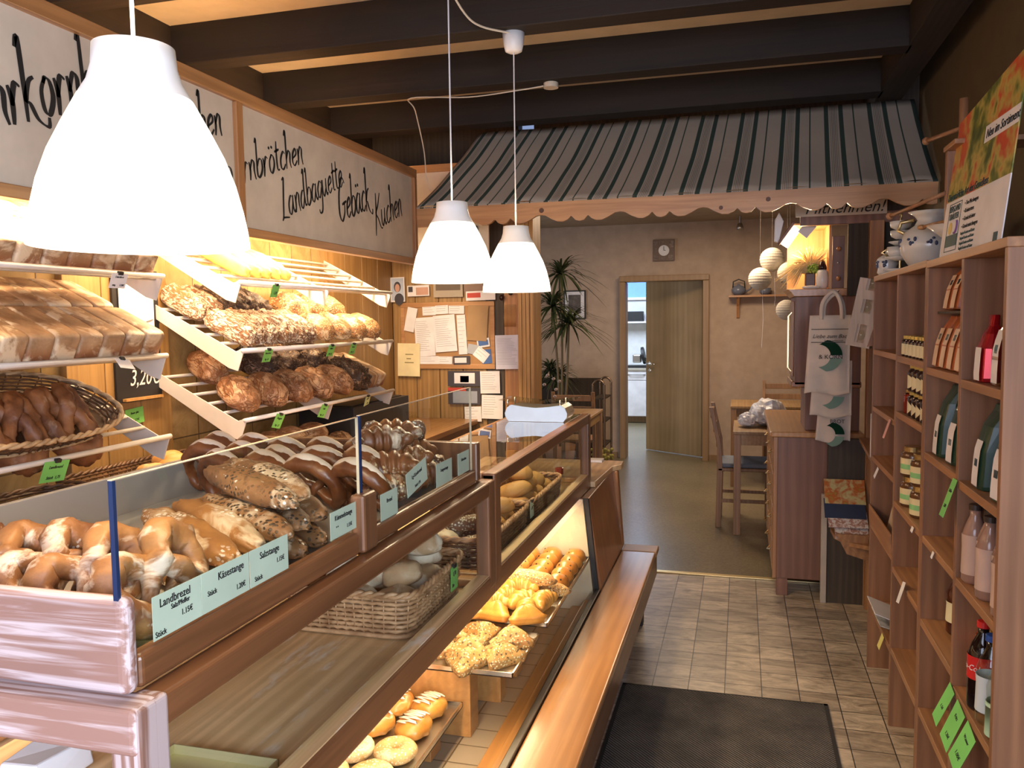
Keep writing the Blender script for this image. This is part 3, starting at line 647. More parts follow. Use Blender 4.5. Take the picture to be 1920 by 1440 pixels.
# ================================================================ BAKED GOODS
def blob(L, Wd, H, seed=0, amp=.06, sq=2.2, n=26, m=16, fr=2.5, taper=0, ridge=None, flatb=.35, bend=0):
    mb = MB(); vs = []
    def sp(v): return math.copysign(abs(v) ** (2 / sq), v)
    for i in range(m + 1):
        t = math.pi * i / m
        for k in range(n):
            a = 2 * math.pi * k / n
            # poles along x
            x = sp(-math.cos(t)); rad = abs(math.sin(t)) ** (2 / sq); y = rad * sp(math.cos(a)); z = rad * sp(math.sin(a))
            d = 1 + amp * noise.noise((x * fr + seed * 7.3, y * fr, z * fr)) * 1.6 + amp * .5 * noise.noise((x * fr * 3, y * fr * 3 + seed, z * fr * 3))
            if ridge: d += ridge(x, a)
            tp = 1 - taper * x * x
            X = x * L / 2 * (1 + (d - 1) * .5); Y = y * Wd / 2 * d * tp; Z = z * H * .62 * d * tp if z > 0 else z * H * flatb * tp
            Y += bend * (1 - x * x)
            vs.append((X, Y, Z + H * flatb))
    fs = [(i * n + k, i * n + (k + 1) % n, (i + 1) * n + (k + 1) % n, (i + 1) * n + k) for i in range(m) for k in range(n)]
    return mb.add(vs, fs)
SEEDS = ((.75, .62, .38), (.10, .07, .05), (.55, .40, .22)); CAR = ((.045, .03, .02), (.09, .06, .035), (.8, .76, .68)); SAL = ((.9, .86, .8), (.9, .86, .8), (.8, .7, .5))
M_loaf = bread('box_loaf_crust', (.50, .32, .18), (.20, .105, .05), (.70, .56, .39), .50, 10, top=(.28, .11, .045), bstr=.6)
M_rustic = bread('rustic_crust', (.34, .14, .05), (.16, .06, .025), bstr=1.0, crack=((10, 30, 30), .045, .9, (.86, .72, .54), .26))
M_darkr = bread('dark_rustic_crust', (.075, .035, .02), (.03, .015, .01), bstr=1.0, crack=((14, 30, 30), .07, 1.4, (.34, .22, .14), .36))
M_round = bread('round_loaf_crust', (.30, .12, .045), (.15, .055, .02), bstr=1.0, crack=((6, 17, 17), .03, 1.2, (.55, .34, .20), .40))
M_seedl = bread('seeded_loaf_crust', (.48, .24, .09), (.28, .12, .045), (.78, .62, .40), .55, 10, SEEDS, .35, bstr=.8)
M_white = bread('white_loaf_crust', (.80, .50, .12), (.62, .33, .06), (.9, .8, .55), .62, 6)
M_land = bread('landbrezel_crust', (.36, .165, .055), (.15, .055, .02), (.64, .52, .40), .52, 10, SAL, .66, coat=.05, bstr=.6)
M_big = bread('big_pretzel_crust', (.33, .125, .04), (.12, .04, .016), (.42, .24, .13), .60, 7, bstr=.7)
M_stick = bread('salt_stick_crust', (.40, .18, .05), (.19, .075, .022), (.64, .50, .34), .55, 8, SAL, .6, bstr=.35)
M_car = bread('caraway_stick_crust', (.30, .15, .06), (.15, .065, .028), (.60, .48, .34), .54, 9, CAR, .44, bstr=.5)
M_lye = bread('lye_crust', (.21, .07, .022), (.075, .022, .010), None, rough=.38, bstr=.25, coat=.15)
M_split = bread('pretzel_split', (.66, .56, .46), (.50, .38, .27), rough=.6, bstr=.2)
M_lyec = bread('lye_croissant_crust', (.30, .12, .045), (.13, .045, .018), (.66, .54, .40), .53, 16, SEEDS, .56, rough=.4, bstr=.5)
M_lyes = bread('seeded_lye_crust', (.24, .12, .06), (.13, .06, .03), (.5, .4, .3), .62, 14, ((.8, .74, .62), (.62, .55, .42), (.9, .85, .75)), .22, bstr=.9)
M_roll = bread('pale_roll_crust', (.62, .34, .11), (.48, .22, .06), (.82, .66, .42), .62, 5, bstr=.15)
M_broll = bread('grain_roll_crust', (.62, .42, .25), (.45, .26, .13), (.88, .76, .60), .48, 9, bstr=.5)
M_crois = bread('croissant_crust', (.70, .34, .07), (.46, .18, .035), (.85, .60, .25), .62, 16, rough=.35, coat=.25, bstr=.4)
M_rais = bread('sweet_bun_crust', (.58, .25, .05), (.40, .14, .03), rough=.3, coat=.4, bstr=.1)
M_sees = bread('seeded_pastry_crust', (.60, .36, .13), (.38, .18, .06), (.78, .60, .32), .6, 12, ((.88, .76, .48), (.14, .10, .07), (.75, .58, .30)), .15, bstr=1.2)
M_glaze = bread('sugar_glaze', (.9, .84, .76), (.75, .6, .45), rough=.25, coat=.4, bstr=.1)
M_bag = bread('bagel_crust', (.78, .52, .24), (.55, .30, .10), (.9, .78, .55), .52, 7, ((.92, .84, .62), (.85, .72, .45), (.80, .60, .32)), .3, bstr=.8)
def proto(name, mb, mat, extra=None, sub=0):
    o = mb.build(name, mat, smooth=True, base=(0, 0, 0), sub=sub)
    for nm, m2, mm in (extra or []):
        e = m2.build(nm, mm, None, smooth=True, base=(0, 0, 0)); e.parent = o
    return o
def slash(n_, w_, depth):  # diagonal scores on a loaf
    return lambda x, a: -depth * max(0, math.sin(a)) * max(0, 1 - abs(((x * n_ + .3 * math.cos(a)) % 1) - .5) / w_)
def pretzel(Rm=.09, thick=.022, thin=.009, zlift=.018, flat_=.9):
    P2 = [(-.32, -.42, 0), (-.14, -.10, .5), (.06, .10, .9), (.36, .32, .2), (.56, .05, 0), (.44, -.34, 0), (.0, -.54, 0), (-.44, -.34, 0), (-.56, .05, 0), (-.36, .32, .2), (-.06, .10, .2), (.14, -.10, 1.1), (.32, -.42, .6)]
    P3 = catmull(P2, 7); n = len(P3); pts = []; rr = []
    for i, (x, y, z) in enumerate(P3):
        s_ = abs(i / (n - 1) - .5) * 2
        pts.append((x * Rm * 1.8, y * Rm * 1.8, thick * .8 + z * zlift)); rr.append(thin + (thick - thin) * max(0, 1 - s_ ** 1.6) * 1.0)
    return pts, rr, n
def pretzel_obj(name, mat, Rm, thick, thin, split=False):
    pts, rr, n = pretzel(Rm, thick, thin, thick * .9)
    mb = MB().tube(pts, [r_ * (1 + .16 * noise.noise((i * .35, thick * 90, 0))) for i, r_ in enumerate(rr)], 16)
    mb.v = [(x + thick * .30 * noise.noise((x * 38, y * 38, z * 38)), y + thick * .30 * noise.noise((y * 38, z * 38, x * 38 + 5)), z + thick * .25 * noise.noise((z * 38 + 9, x * 38, y * 38))) for x, y, z in mb.v]
    ex = []
    if split:
        a, b_ = int(n * .38), int(n * .62); seg = pts[a:b_ + 1]; m_ = len(seg)
        e = MB().tube([(x * 1.09, y * 1.12, z + thick * .55) for x, y, z in seg], [thick * .72 * math.sin(math.pi * (i + .5) / m_) ** .6 for i in range(m_)], 10)
        ex = [('split', e, M_split)]
    return proto(name, mb, mat, ex)
def twist(L, r, ridges, depth, bend):
    pts = []; rr = []
    for i in range(30):
        t = i / 29 * 2 - 1; pts.append((t * L / 2, -bend * t * t + bend * .4, r * .9)); rr.append(r * (max(.02, 1 - abs(t) ** 2.2)) ** .6 * (1 + depth * (abs(math.sin(t * ridges)) - .5)))
    return MB().tube(pts, rr, 14)
K = {}
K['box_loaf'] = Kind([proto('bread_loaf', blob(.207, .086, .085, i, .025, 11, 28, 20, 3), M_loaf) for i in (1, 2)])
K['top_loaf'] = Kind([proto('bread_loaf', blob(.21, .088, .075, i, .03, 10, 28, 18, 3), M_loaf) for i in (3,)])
K['rustic'] = Kind([proto('bread_loaf', blob(.22, .10, .10, i, .12, 3, 30, 24, 4, ridge=slash(4, .18, .13)), M_rustic) for i in (1, 2, 3)])
K['darkrustic'] = Kind([proto('bread_loaf', blob(.23, .125, .105, i, .16, 2.8, 30, 24, 4, ridge=slash(5, .2, .16)), M_darkr) for i in (4, 5)])
K['seedloaf'] = Kind([proto('bread_loaf', blob(.20, .15, .105, i, .08, 2.5, 30, 20, 3), M_seedl) for i in (6, 7)])
K['round'] = Kind([proto('bread_loaf', blob(.215, .145, .118, i, .07, 2.3, 30, 22, 3, ridge=slash(2, .08, .1)), M_round) for i in (8, 9, 10)])
K['white'] = Kind([proto('white_loaf', blob(.27, .07, .065, i, .06, 2.8, 24, 20, 3, ridge=slash(5, .2, .12)), M_white) for i in (11, 12)])
K['roll'] = Kind([proto('bread_roll', blob(.105, .075, .055, i, .05, 2.3, 20, 14, 2, ridge=lambda x, a: -.14 * max(0, 1 - abs(a - 1.57) / .3) * (1 - x * x)), M_roll) for i in (13, 14)])
K['broll'] = Kind([proto('bread_roll', blob(.10, .08, .065, i, .10, 2.4, 22, 14, 2.2), M_broll) for i in (15, 16)])
K['stick'] = Kind([proto('salt_stick', blob(.25, .062, .05, i, .10, 2.6, 22, 26, 3, taper=.15, ridge=slash(1.2, .09, .22)), M_stick) for i in (17, 18)])
K['caraway'] = Kind([proto('caraway_stick', blob(.245, .062, .05, i, .09, 2.6, 22, 26, 3, taper=.15, ridge=slash(1.2, .09, .15)), M_car) for i in (19, 20)])
K['land'] = Kind([pretzel_obj('pretzel', M_land, .098, .034, .013)])
K['pretzel'] = Kind([pretzel_obj('pretzel', M_lye, .088, .020, .0085, True)])
K['bigpretzel'] = Kind([pretzel_obj('pretzel', M_big, .135, .05, .028)])
K['lyecr'] = Kind([proto('lye_croissant', twist(.15, .034, 8, .35, .03), M_lyec)])
K['lyest'] = Kind([proto('seeded_lye_stick', blob(.17, .055, .05, 24, .12, 2.5, 22, 20, 3), M_lyes)])
K['crois'] = Kind([proto('croissant', twist(.14, .032, 9, .3, .035), M_crois)])
K['bun'] = Kind([proto('raisin_bun', blob(.085, .088, .06, i, .02, 2.2, 20, 14, 2), M_rais, [('raisins', (lambda: (lambda q: ([q.sphere((random.uniform(-.03, .03), random.uniform(-.03, .03), random.uniform(.044, .052)), .004, 6, 5) for _ in range(9)], q)[1])(MB()))(), ink)]) for i in (25,)])
def tri(L, seed, mat, name='triangle_pastry'):
    mb = MB(); n, m_ = 30, 9
    for j in range(m_ + 1):
        s_ = j / m_
        for k in range(n):
            a = 2 * math.pi * k / n; r3 = 1 / (math.cos(((a + R(30)) % R(120)) - R(60))) * .5; r3 = min(r3, .86)
            d = 1 + .10 * noise.noise((math.cos(a) * 2 + seed, math.sin(a) * 2, s_ * 2))
            f = math.sin(math.pi * min(1, .12 + s_ * .88)) ** .45 if s_ > 0 else .0
            f = (1 - s_) ** .45 if s_ > .35 else 1 - .12 * (1 - s_ / .35)
            if s_ == 1: f = 0
            mb.v.append((L * r3 * math.cos(a) * f * d, L * r3 * math.sin(a) * f * d, .055 * s_ ** .8 * (1 + .1 * noise.noise((math.cos(a) * 3, math.sin(a) * 3 + seed, s_)))))
    mb.f = [(j * n + k, j * n + (k + 1) % n, (j + 1) * n + (k + 1) % n, (j + 1) * n + k) for j in range(m_) for k in range(n)] + [tuple(range(n))[::-1]]; mb.m = [0] * len(mb.f)
    return mb
K['tri'] = Kind([proto('triangle_pastry', tri(.085, i, 0), M_sees) for i in (1, 2)])
K['plaintri'] = Kind([proto('triangle_pastry', tri(.085, i, 0), M_crois) for i in (3,)])
K['seedstick'] = Kind([proto('seeded_stick', blob(.24, .07, .055, 30, .10, 2.5, 24, 22, 3), M_sees)])
def drizzle():
    pts = [(-.04 + .08 * i / 29, .032 * math.sin(i * 1.1), .062 - .35 * ((-.04 + .08 * i / 29) ** 2 + (.032 * math.sin(i * 1.1)) ** 2) * 14) for i in range(30)]
    return MB().tube(pts, .003, 6, flatz=.6)
K['glazed'] = Kind([proto('glazed_pastry', blob(.12, .10, .06, 31, .07, 2.2, 24, 16, 3, ridge=lambda x, a: -.08 * abs(math.sin(x * 5))), M_crois, [('sugar_glaze', drizzle(), M_glaze)])])
def torus(Rm, r, seed):
    pts = [(Rm * math.cos(2 * math.pi * i / 32), Rm * math.sin(2 * math.pi * i / 32), r * .9) for i in range(32)]
    return MB().tube(pts, [r * (1 + .08 * noise.noise((i * .3, seed, 0))) for i in range(32)], 14, closed=True, flatz=.85)
K['bagel'] = Kind([proto('bagel', torus(.034, .024, 1), M_bag)])
K['brownround'] = Kind([proto('bread_loaf', blob(.17, .14, .12, 33, .05, 2.2, 26, 18, 3), M_round)])
ORD = ['first', 'second', 'third', 'fourth', 'fifth', 'sixth', 'seventh', 'eighth', 'ninth', 'tenth', 'eleventh', 'twelfth']

# ================================================================ BREAD RACKS
A26 = 26
def rm(*seq):
    m_ = Matrix.Identity(4)
    for ax, d in seq: m_ = m_ @ Matrix.Rotation(R(d), 4, ax)
    e = m_.to_euler(); return tuple(math.degrees(a) for a in e)
def slope(zf, s_, h=0): return -1.80 - s_ * math.cos(R(A26)) + h * math.sin(R(A26)), zf + s_ * math.sin(R(A26)) + h * math.cos(R(A26))
rackw = flat('rack_white_metal', (.60, .55, .50), .35)
def rack(label, y0, y1, zf, mid=True):
    t = thing('bread_rack', label, 'bread rack', (-1.98, (y0 + y1) / 2, zf), 'sloping white metal bread racks')
    poly = [(-2.19, .20), (-1.83, .012), (-1.81, .022), (-1.795, .018), (-1.825, -.062), (-1.865, -.05), (-2.19, .145)]
    for y in [y0, y1 - .004] + ([(y0 + y1) / 2] if mid else []):
        MB().prism([(x, z + zf - .012) for x, z in poly], 'y', y, y + .004).build('bracket', rackw, t, bevel=.001, seg=1)
    for q in range(6):
        x, z = slope(zf - .016, .03 + q * .076)
        MB().tube([(x, y0 + .004, z), (x, y1 - .004, z)], .0065, 10).build('bar', rackw, t, smooth=True)
    MB().tube([(-1.80, y0 - .004, zf + .004), (-1.80, y1 + .004, zf + .004)], .0085, 12).build('front_rail', alu, t, smooth=True)
ZR = (1.706, 1.450, 1.186)
NM = ('top', 'middle', 'bottom')
for q, z in enumerate(ZR):
    rack(NM[q] + ' sloping white bread rack of the left set, left of the wood pillar', .93, 2.27, z)
    rack(NM[q] + ' sloping white bread rack of the right set, beside the cork board wall', 2.70, 4.07, z, q != 1)
def onrack(kind, zf, s_, y, label, group, rz=0, scale=1, h=0, cat='bread', which=None, extra=0):
    x, z = slope(zf, s_, h - .002)
    return K[kind].put((x, y, z), rm(('Y', A26 + extra), ('Z', rz)), label, cat, group, scale, which)
pos = lambda i, n: ORD[i] + ' from the wood pillar'
for i in range(8):
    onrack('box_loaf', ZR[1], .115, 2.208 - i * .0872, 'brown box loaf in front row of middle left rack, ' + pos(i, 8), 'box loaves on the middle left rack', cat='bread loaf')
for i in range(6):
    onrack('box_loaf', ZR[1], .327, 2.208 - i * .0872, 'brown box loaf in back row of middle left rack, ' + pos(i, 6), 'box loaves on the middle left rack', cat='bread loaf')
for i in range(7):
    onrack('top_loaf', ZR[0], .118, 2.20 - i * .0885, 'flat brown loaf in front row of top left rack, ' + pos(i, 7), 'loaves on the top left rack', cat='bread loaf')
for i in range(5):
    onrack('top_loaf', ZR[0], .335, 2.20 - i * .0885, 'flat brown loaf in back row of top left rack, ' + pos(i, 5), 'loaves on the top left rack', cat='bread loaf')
for i in range(7):
    onrack('rustic', ZR[1], .125, 2.765 + i * .079, 'scored floury loaf, front row, middle right rack, ' + pos(i, 7), 'scored loaves on the middle right rack', random.uniform(-3, 3), (1, .76, .95), cat='bread loaf')
for i in range(6):
    onrack('rustic' if i < 2 else 'darkrustic', ZR[1], .345, 2.76 + i * .085, ('floury' if i < 2 else 'dark') + ' scored loaf, back row, middle right rack, ' + pos(i, 6), 'scored loaves on the middle right rack', random.uniform(-5, 5), (1, .70, 1.0 if i > 1 else .98), cat='bread loaf', h=.0)
for i in range(4):
    onrack('seedloaf', ZR[1], .11, 3.40 + i * .165, 'round seeded loaf, front row, middle right rack, ' + pos(i, 4).replace('wood pillar', 'scored loaves'), 'seeded loaves on the middle right rack', random.uniform(-15, 15), .95, cat='bread loaf')
for i in range(3):
    onrack('seedloaf', ZR[1], .32, 3.50 + i * .18, 'round seeded loaf, back row, middle right rack, ' + pos(i, 3).replace('wood pillar', 'scored loaves'), 'seeded loaves on the middle right rack', random.uniform(-15, 15), 1.05, cat='bread loaf')
for i, (y, rz) in enumerate(((2.79, -28), (2.985, -22), (3.18, -14), (3.37, -8), (3.56, -5))):
    onrack('round', ZR[2], .118, y, 'round crusty loaf, front row, bottom right rack, ' + pos(i, 5), 'round loaves on the bottom right rack', rz, 1, cat='bread loaf')
onrack('round', ZR[2], .34, 2.88, 'single brown crusty loaf at the back left of the bottom right rack', 'round loaves on the bottom right rack', -25, 1, cat='bread loaf')
for i, (y, rz, s_) in enumerate(((3.22, 10, .33), (3.42, -8, .34), (3.64, 5, .33), (3.75, -4, .14))):
    onrack('darkrustic', ZR[2], s_, y, ('big dark crusty loaf, back row, bottom right rack, ' + ORD[i] + ' from the left') if i < 3 else 'dark crusty loaf at the right end of the front row of round loaves', 'dark loaves on the bottom right rack', rz, (1, 1.3, 1.25), cat='bread loaf')
for i in range(2):
    onrack('box_loaf', ZR[2], .20, 3.92 + i * .088, ('left' if not i else 'right') + ' one of the two box loaves at the right end of the bottom right rack', 'box loaves on the bottom right rack', 6, (1.35, .95, .95), cat='bread loaf')
for i in range(5):
    onrack('white', ZR[0], .17, 2.80 + i * .073, 'long pale yellow loaf on the top right rack, ' + pos(i, 5), 'pale loaves on the top right rack', -3, 1, cat='bread loaf')

# price cards
def card(label, T, w, h, mat, lines, cat='price card', group='price cards', name='price_card', sz=.3, col=None, clip=False):
    o_ = T.translation
    t = thing(name, label, cat, tuple(o_), group)
    MB().box(-w / 2, w / 2, -h, 0, 0, .0008, T=T).build('card', mat, t)
    for j, ln in enumerate(lines):
        text, px, py, s_ = ln
        text_mesh('writing', text, h * s_, col or ink, t, T @ Matrix.Translation((px * w, -h * py, .0012)), shear=.25 if name == 'price_card' else 0, align='CENTER', xs=.85)
    if clip: MB().box(-.009, .009, -.004, .006, -.004, .005, T=T).build('clip', black, t)
    return t
def rackcard(label, y, zf, mat, lines, w=.052, h=.052, tilt=0, extra=20):
    T = Matrix.Translation((-1.789, y, zf + .006)) @ frame((0, 0, 0), (0, 1, 0), (0, 0, 1)) @ Matrix.Rotation(R(tilt), 4, 'Z') @ Matrix.Rotation(R(extra), 4, 'X')
    return card(label, T, w, h, mat, lines, clip=True, group='price cards clipped to the bread racks')
rackcard('white price card clipped to the top left rack', 2.07, ZR[0] - .004, paper, [('Dinkelbrot', 0, .3, .2), ('1000g', -.25, .85, .15), ('5.20€', .25, .85, .2)], .066, .046, 0)
rackcard('white price card clipped to the middle left rack', 2.06, ZR[1] - .004, paper, [], .062, .036, -8, -40)
rackcard('green price card clipped to the bottom left rack under the basket', 1.80, ZR[2] - .004, green, [('Landbrezel', 0, .35, .2), ('Stück  1,75', 0, .85, .2)], .085, .062, -4)
rackcard('green price card under the pale loaves on the top right rack', 2.93, ZR[0] - .004, green, [('1,20', .1, .75, .3)])
rackcard('green price card on the middle right rack below the floury loaves', 2.86, ZR[1] - .004, green, [('Bauernbrot', 0, .35, .2), ('1kg  3,4', 0, .85, .2)], .058)
rackcard('green price card at the middle of the middle right rack', 3.38, ZR[1] - .004, green, [('Dinkel', 0, .35, .22), ('500  2,8', 0, .85, .2)], .062)
rackcard('green price card near right end of middle right rack', 3.60, ZR[1] - .004, green, [('Körner', 0, .35, .22), ('750  3,5', 0, .85, .2)], .06)
rackcard('green price card on the bottom right rack below the round loaves', 2.93, ZR[2] - .004, green, [('Roggen', 0, .35, .22), ('1kg  3,2', 0, .85, .2)], .062, .06, -12)
rackcard('green price card at the middle of the bottom right rack', 3.30, ZR[2] - .004, green, [('Laib', 0, .35, .22), ('1kg  3,2', 0, .85, .2)], .06, .06, -12)
rackcard('pale green price card near right end of bottom right rack', 3.74, ZR[2] - .004, flat('light_green_card', (.55, .66, .35), .6), [('Kasten', 0, .35, .22), ('2,90', .1, .85, .2)], .06, .05, 8)

# ================================================================ WICKER BASKETS
def wick(name, c1, c2): 
    m_, nt_, b_ = newmat(name); k_ = ramp(nt_, noise_t(nt_, coords(nt_), 26, 3), [(.35, c2), (.6, c1)]); nt_.links.new(k_, b_.inputs['Base Color']); b_.inputs['Roughness'].default_value = .45; return m_
wick_l = wick('light_wicker', (.62, .36, .19), (.34, .17, .08)); wick_d = wick('dark_wicker', (.17, .085, .04), (.07, .035, .018)); wick_p = wick('pale_wicker', (.58, .40, .22), (.36, .22, .11))
def ring(a, b_, n, sq):
    out = []
    for k in range(n):
        t = 2 * math.pi * k / n; c_, s_ = math.cos(t), math.sin(t)
        r_ = (abs(c_ / a) ** sq + abs(s_ / b_) ** sq) ** (-1 / sq); out.append((r_ * c_, r_ * s_))
    return out
def basket(label, c, W2, L2, H, mat, mat2, sq=7, flare=.012, rows=9, tilt=None, group='wicker baskets', handle=False, step=.016, n=None):
    """half sizes W2 (x), L2 (y)"""
    t = thing('wicker_basket', label, 'basket', c, group)
    per = 4 * (W2 + L2) * (.85 if sq < 4 else 1); n = n or (int(per / step) // 2 * 2)
    body = MB(); r_ = H / rows * .40
    for q in range(rows):
        f = q / rows; rg = ring(W2 + flare * f, L2 + flare * f, n, sq)
        pts = []
        for k, (x, y) in enumerate(rg):
            l = math.hypot(x, y); o_ = .0026 * (1 if (k + q) % 2 else -1)
            pts.append((c[0] + x * (1 + o_ / l), c[1] + y * (1 + o_ / l), c[2] + .008 + H * .94 * f))
        body.tube(pts, r_, 5, closed=True)
    body.build('weave', mat, t, smooth=True)
    st = MB(); rg0 = ring(W2, L2, n, sq); rg1 = ring(W2 + flare, L2 + flare, n, sq)
    for k in range(0, n, 2): st.tube([(c[0] + rg0[k][0], c[1] + rg0[k][1], c[2]), (c[0] + rg1[k][0], c[1] + rg1[k][1], c[2] + H)], .0022, 5)
    tag(st.build('stakes', mat, t, smooth=True), kind='stuff')
    for nm, zz, rr_, sc_ in (('rim', H, .0075, flare), ('foot_braid', .007, .006, .003)):
        m_ = MB(); rg = ring(W2 + sc_, L2 + sc_, n * 2, sq)
        for ph in range(2 if nm == 'rim' else 1):
            pts = []
            for k, (x, y) in enumerate(rg):
                l = math.hypot(x, y); a = k * .8 + ph * math.pi; o_ = .0042 * math.cos(a) if nm == 'rim' else 0
                pts.append((c[0] + x * (1 + o_ / l), c[1] + y * (1 + o_ / l), c[2] + zz + (.0042 * math.sin(a) if nm == 'rim' else 0)))
            m_.tube(pts, rr_ * (.75 if nm == 'rim' else 1) * (1 + 0), 6, closed=True)
        m_.build(nm, mat2, t, smooth=True)
    rgb = ring(W2 - .002, L2 - .002, 40, sq)
    MB().prism([(c[0] + x, c[1] + y) for x, y in rgb], 'z', c[2] + .004, c[2] + .009).build('bottom', mat, t)
    if tilt: t.rotation_euler = [R(a) for a in tilt]
    return t
# landing basket with two big pretzels on the bottom left rack
bz = slope(ZR[2], .21, .0)
basket('shallow oval wicker basket with wrapped rim under two big pretzels', (bz[0], 1.80, bz[1] + .005), .165, .34, .055, wick_d, wick_p, 2.4, .035, 6, (0, A26, 0), step=.02)
K['bigpretzel'].put((-1.955, 1.965, 1.268), rm(('Y', 58), ('Z', 95)), 'big brown pretzel loaf in the oval basket, the right one of the two', 'pretzel', 'big pretzels in the oval basket', (.52, .92, .74))
K['bigpretzel'].put((-1.955, 1.78, 1.268), rm(('Y', 52), ('Z', 82)), 'big brown pretzel loaf in the oval basket, the left one of the two', 'pretzel', 'big pretzels in the oval basket', (.52, .92, .74))

# back counter behind the sales counter
bc = thing('back_counter', 'wooden back counter under the bread racks, half hidden by the tray box', 'counter', (-1.95, 2.4, 0))
MB().box(-2.19, -1.62, -.5, 4.98, .90, .93).build('worktop', pine, bc, bevel=.003)
MB().box(-2.18, -1.66, -.5, 4.97, 0, .90).build('cabinet_body', walnut, bc)
basket('brown wicker basket of pale rolls on back counter below the wood pillar', (-1.95, 2.46, .932), .185, .30, .12, wick_d, wick_d, 8, .03, 9)
for i, (x, y, z, rz) in enumerate(((-1.86, 2.26, 0, 20), (-1.97, 2.33, 0, 60), (-1.84, 2.37, 0, 100), (-1.97, 2.45, 0, 10), (-1.85, 2.50, 0, 50), (-1.95, 2.58, 0, 120), (-1.86, 2.65, 0, 30), (-1.90, 2.30, 1, 80), (-1.90, 2.41, 1, 10), (-1.95, 2.50, 1, 60), (-1.88, 2.60, 1, 100), (-2.03, 2.55, 1, 20))):
    K['roll'].put((x, y, .99 + z * .045), (random.uniform(-12, 12), random.uniform(-12, 12), rz), ('pale roll on top of pile in brown wicker basket, ' if z else 'pale roll low in brown wicker basket, ') + ORD[i if not z else i - 7] + ' from the left', 'bread roll', 'pale rolls in the wicker basket', 1.08)
basket('dark brown rectangular wicker basket on the back counter below the oval basket', (-1.93, 1.72, .932), .19, .36, .115, wick_d, wick_d, 8, .02, 8)
for i, y in enumerate((1.48, 1.66, 1.84)):
    K['brownround'].put((-1.90, y, .96), (0, 0, 20 * i), 'small brown loaf in dark wicker basket at left, ' + ORD[i] + ' from the left', 'bread loaf', 'loaves in the dark wicker basket', (.8, .9, .75))
for i, (x, y, z) in enumerate(((-1.9, 3.0, .93), (-1.88, 3.16, .93), (-1.9, 3.32, .93), (-1.88, 3.48, .93), (-1.9, 3.64, .93), (-1.95, 3.10, 1.0), (-1.95, 3.26, 1.0), (-1.93, 3.42, 1.0))):
    K['brownround'].put((x, y, z), (0, 0, 33 * i), 'round loaf in shade under right rack, ' + ('upper row, ' if i > 4 else 'lower row, ') + ORD[i if i < 5 else i - 5] + ' from the left', 'bread loaf', 'loaves in the shade under the rack', (.9, .9, .8))
tag(MB().box(-2.17, -1.86, 3.72, 4.42, .932, 1.13).box(-2.14, -1.89, 3.75, 4.39, 1.13, 1.135).build('crate', black, bevel=.01), 'plain black box on the back counter under the right end of the bread racks', 'crate')  # black box put in for the dark area under the rack end

# ================================================================ TRAY BOX CONTENTS
zf = 1.129
for i, (x, y, ry, rz, s_) in enumerate(((-.80, .905, 64, 6, 1.0), (-.885, .90, 58, -6, .97), (-.955, .90, 54, 4, .98), (-1.03, .90, 48, -4, .95), (-1.11, .90, 42, 10, .94))):
    # standing behind the near end board, leaning back, faces turned to the right
    K['land'].put((x, y + .02, zf + .073 * s_), rm(('Z', rz - 8), ('X', 16), ('Y', ry), ('Z', 90)), 'floury pretzel behind the worn end board, ' + ORD[i] + ' from the glass', 'pretzel', 'pale pretzels in the tray box', (s_ * .70, s_ * .68, s_ * 1.0), floor=zf)
for i, (k_, x, y, z, rz, ry) in enumerate((('stick', -.875, 1.12, 0, -30, 0), ('stick', -.875, 1.195, 0, -28, 0), ('caraway', -.872, 1.27, 0, -30, 0), ('caraway', -.875, 1.345, 0, -31, 0), ('caraway', -.88, 1.42, 0, -29, 0), ('caraway', -.96, 1.475, 0, -30, 0),
        ('stick', -.885, 1.15, .047, -29, 4), ('stick', -.885, 1.225, .047, -31, 4), ('caraway', -.88, 1.30, .047, -29, 3), ('caraway', -.885, 1.375, .047, -31, 3), ('caraway', -.89, 1.445, .047, -30, 3), ('caraway', -.89, 1.335, .095, -29, 4), ('caraway', -.90, 1.405, .095, -31, 4))):
    ly = ('bottom layer', 'middle layer', 'top layer')[0 if z == 0 else (1 if z < .06 else 2)]
    n_ = i if z == 0 else (i - 6 if z < .06 else i - 11)
    K[k_].put((x, y, zf + z), (0, ry, rz), ('salted pale bread stick' if k_ == 'stick' else 'caraway covered bread stick') + ', ' + ly + ' of pile, ' + ORD[n_] + ' from the front', 'bread stick', 'bread sticks in the tray box', (1.32, 1.15, 1.0), floor=zf + z)
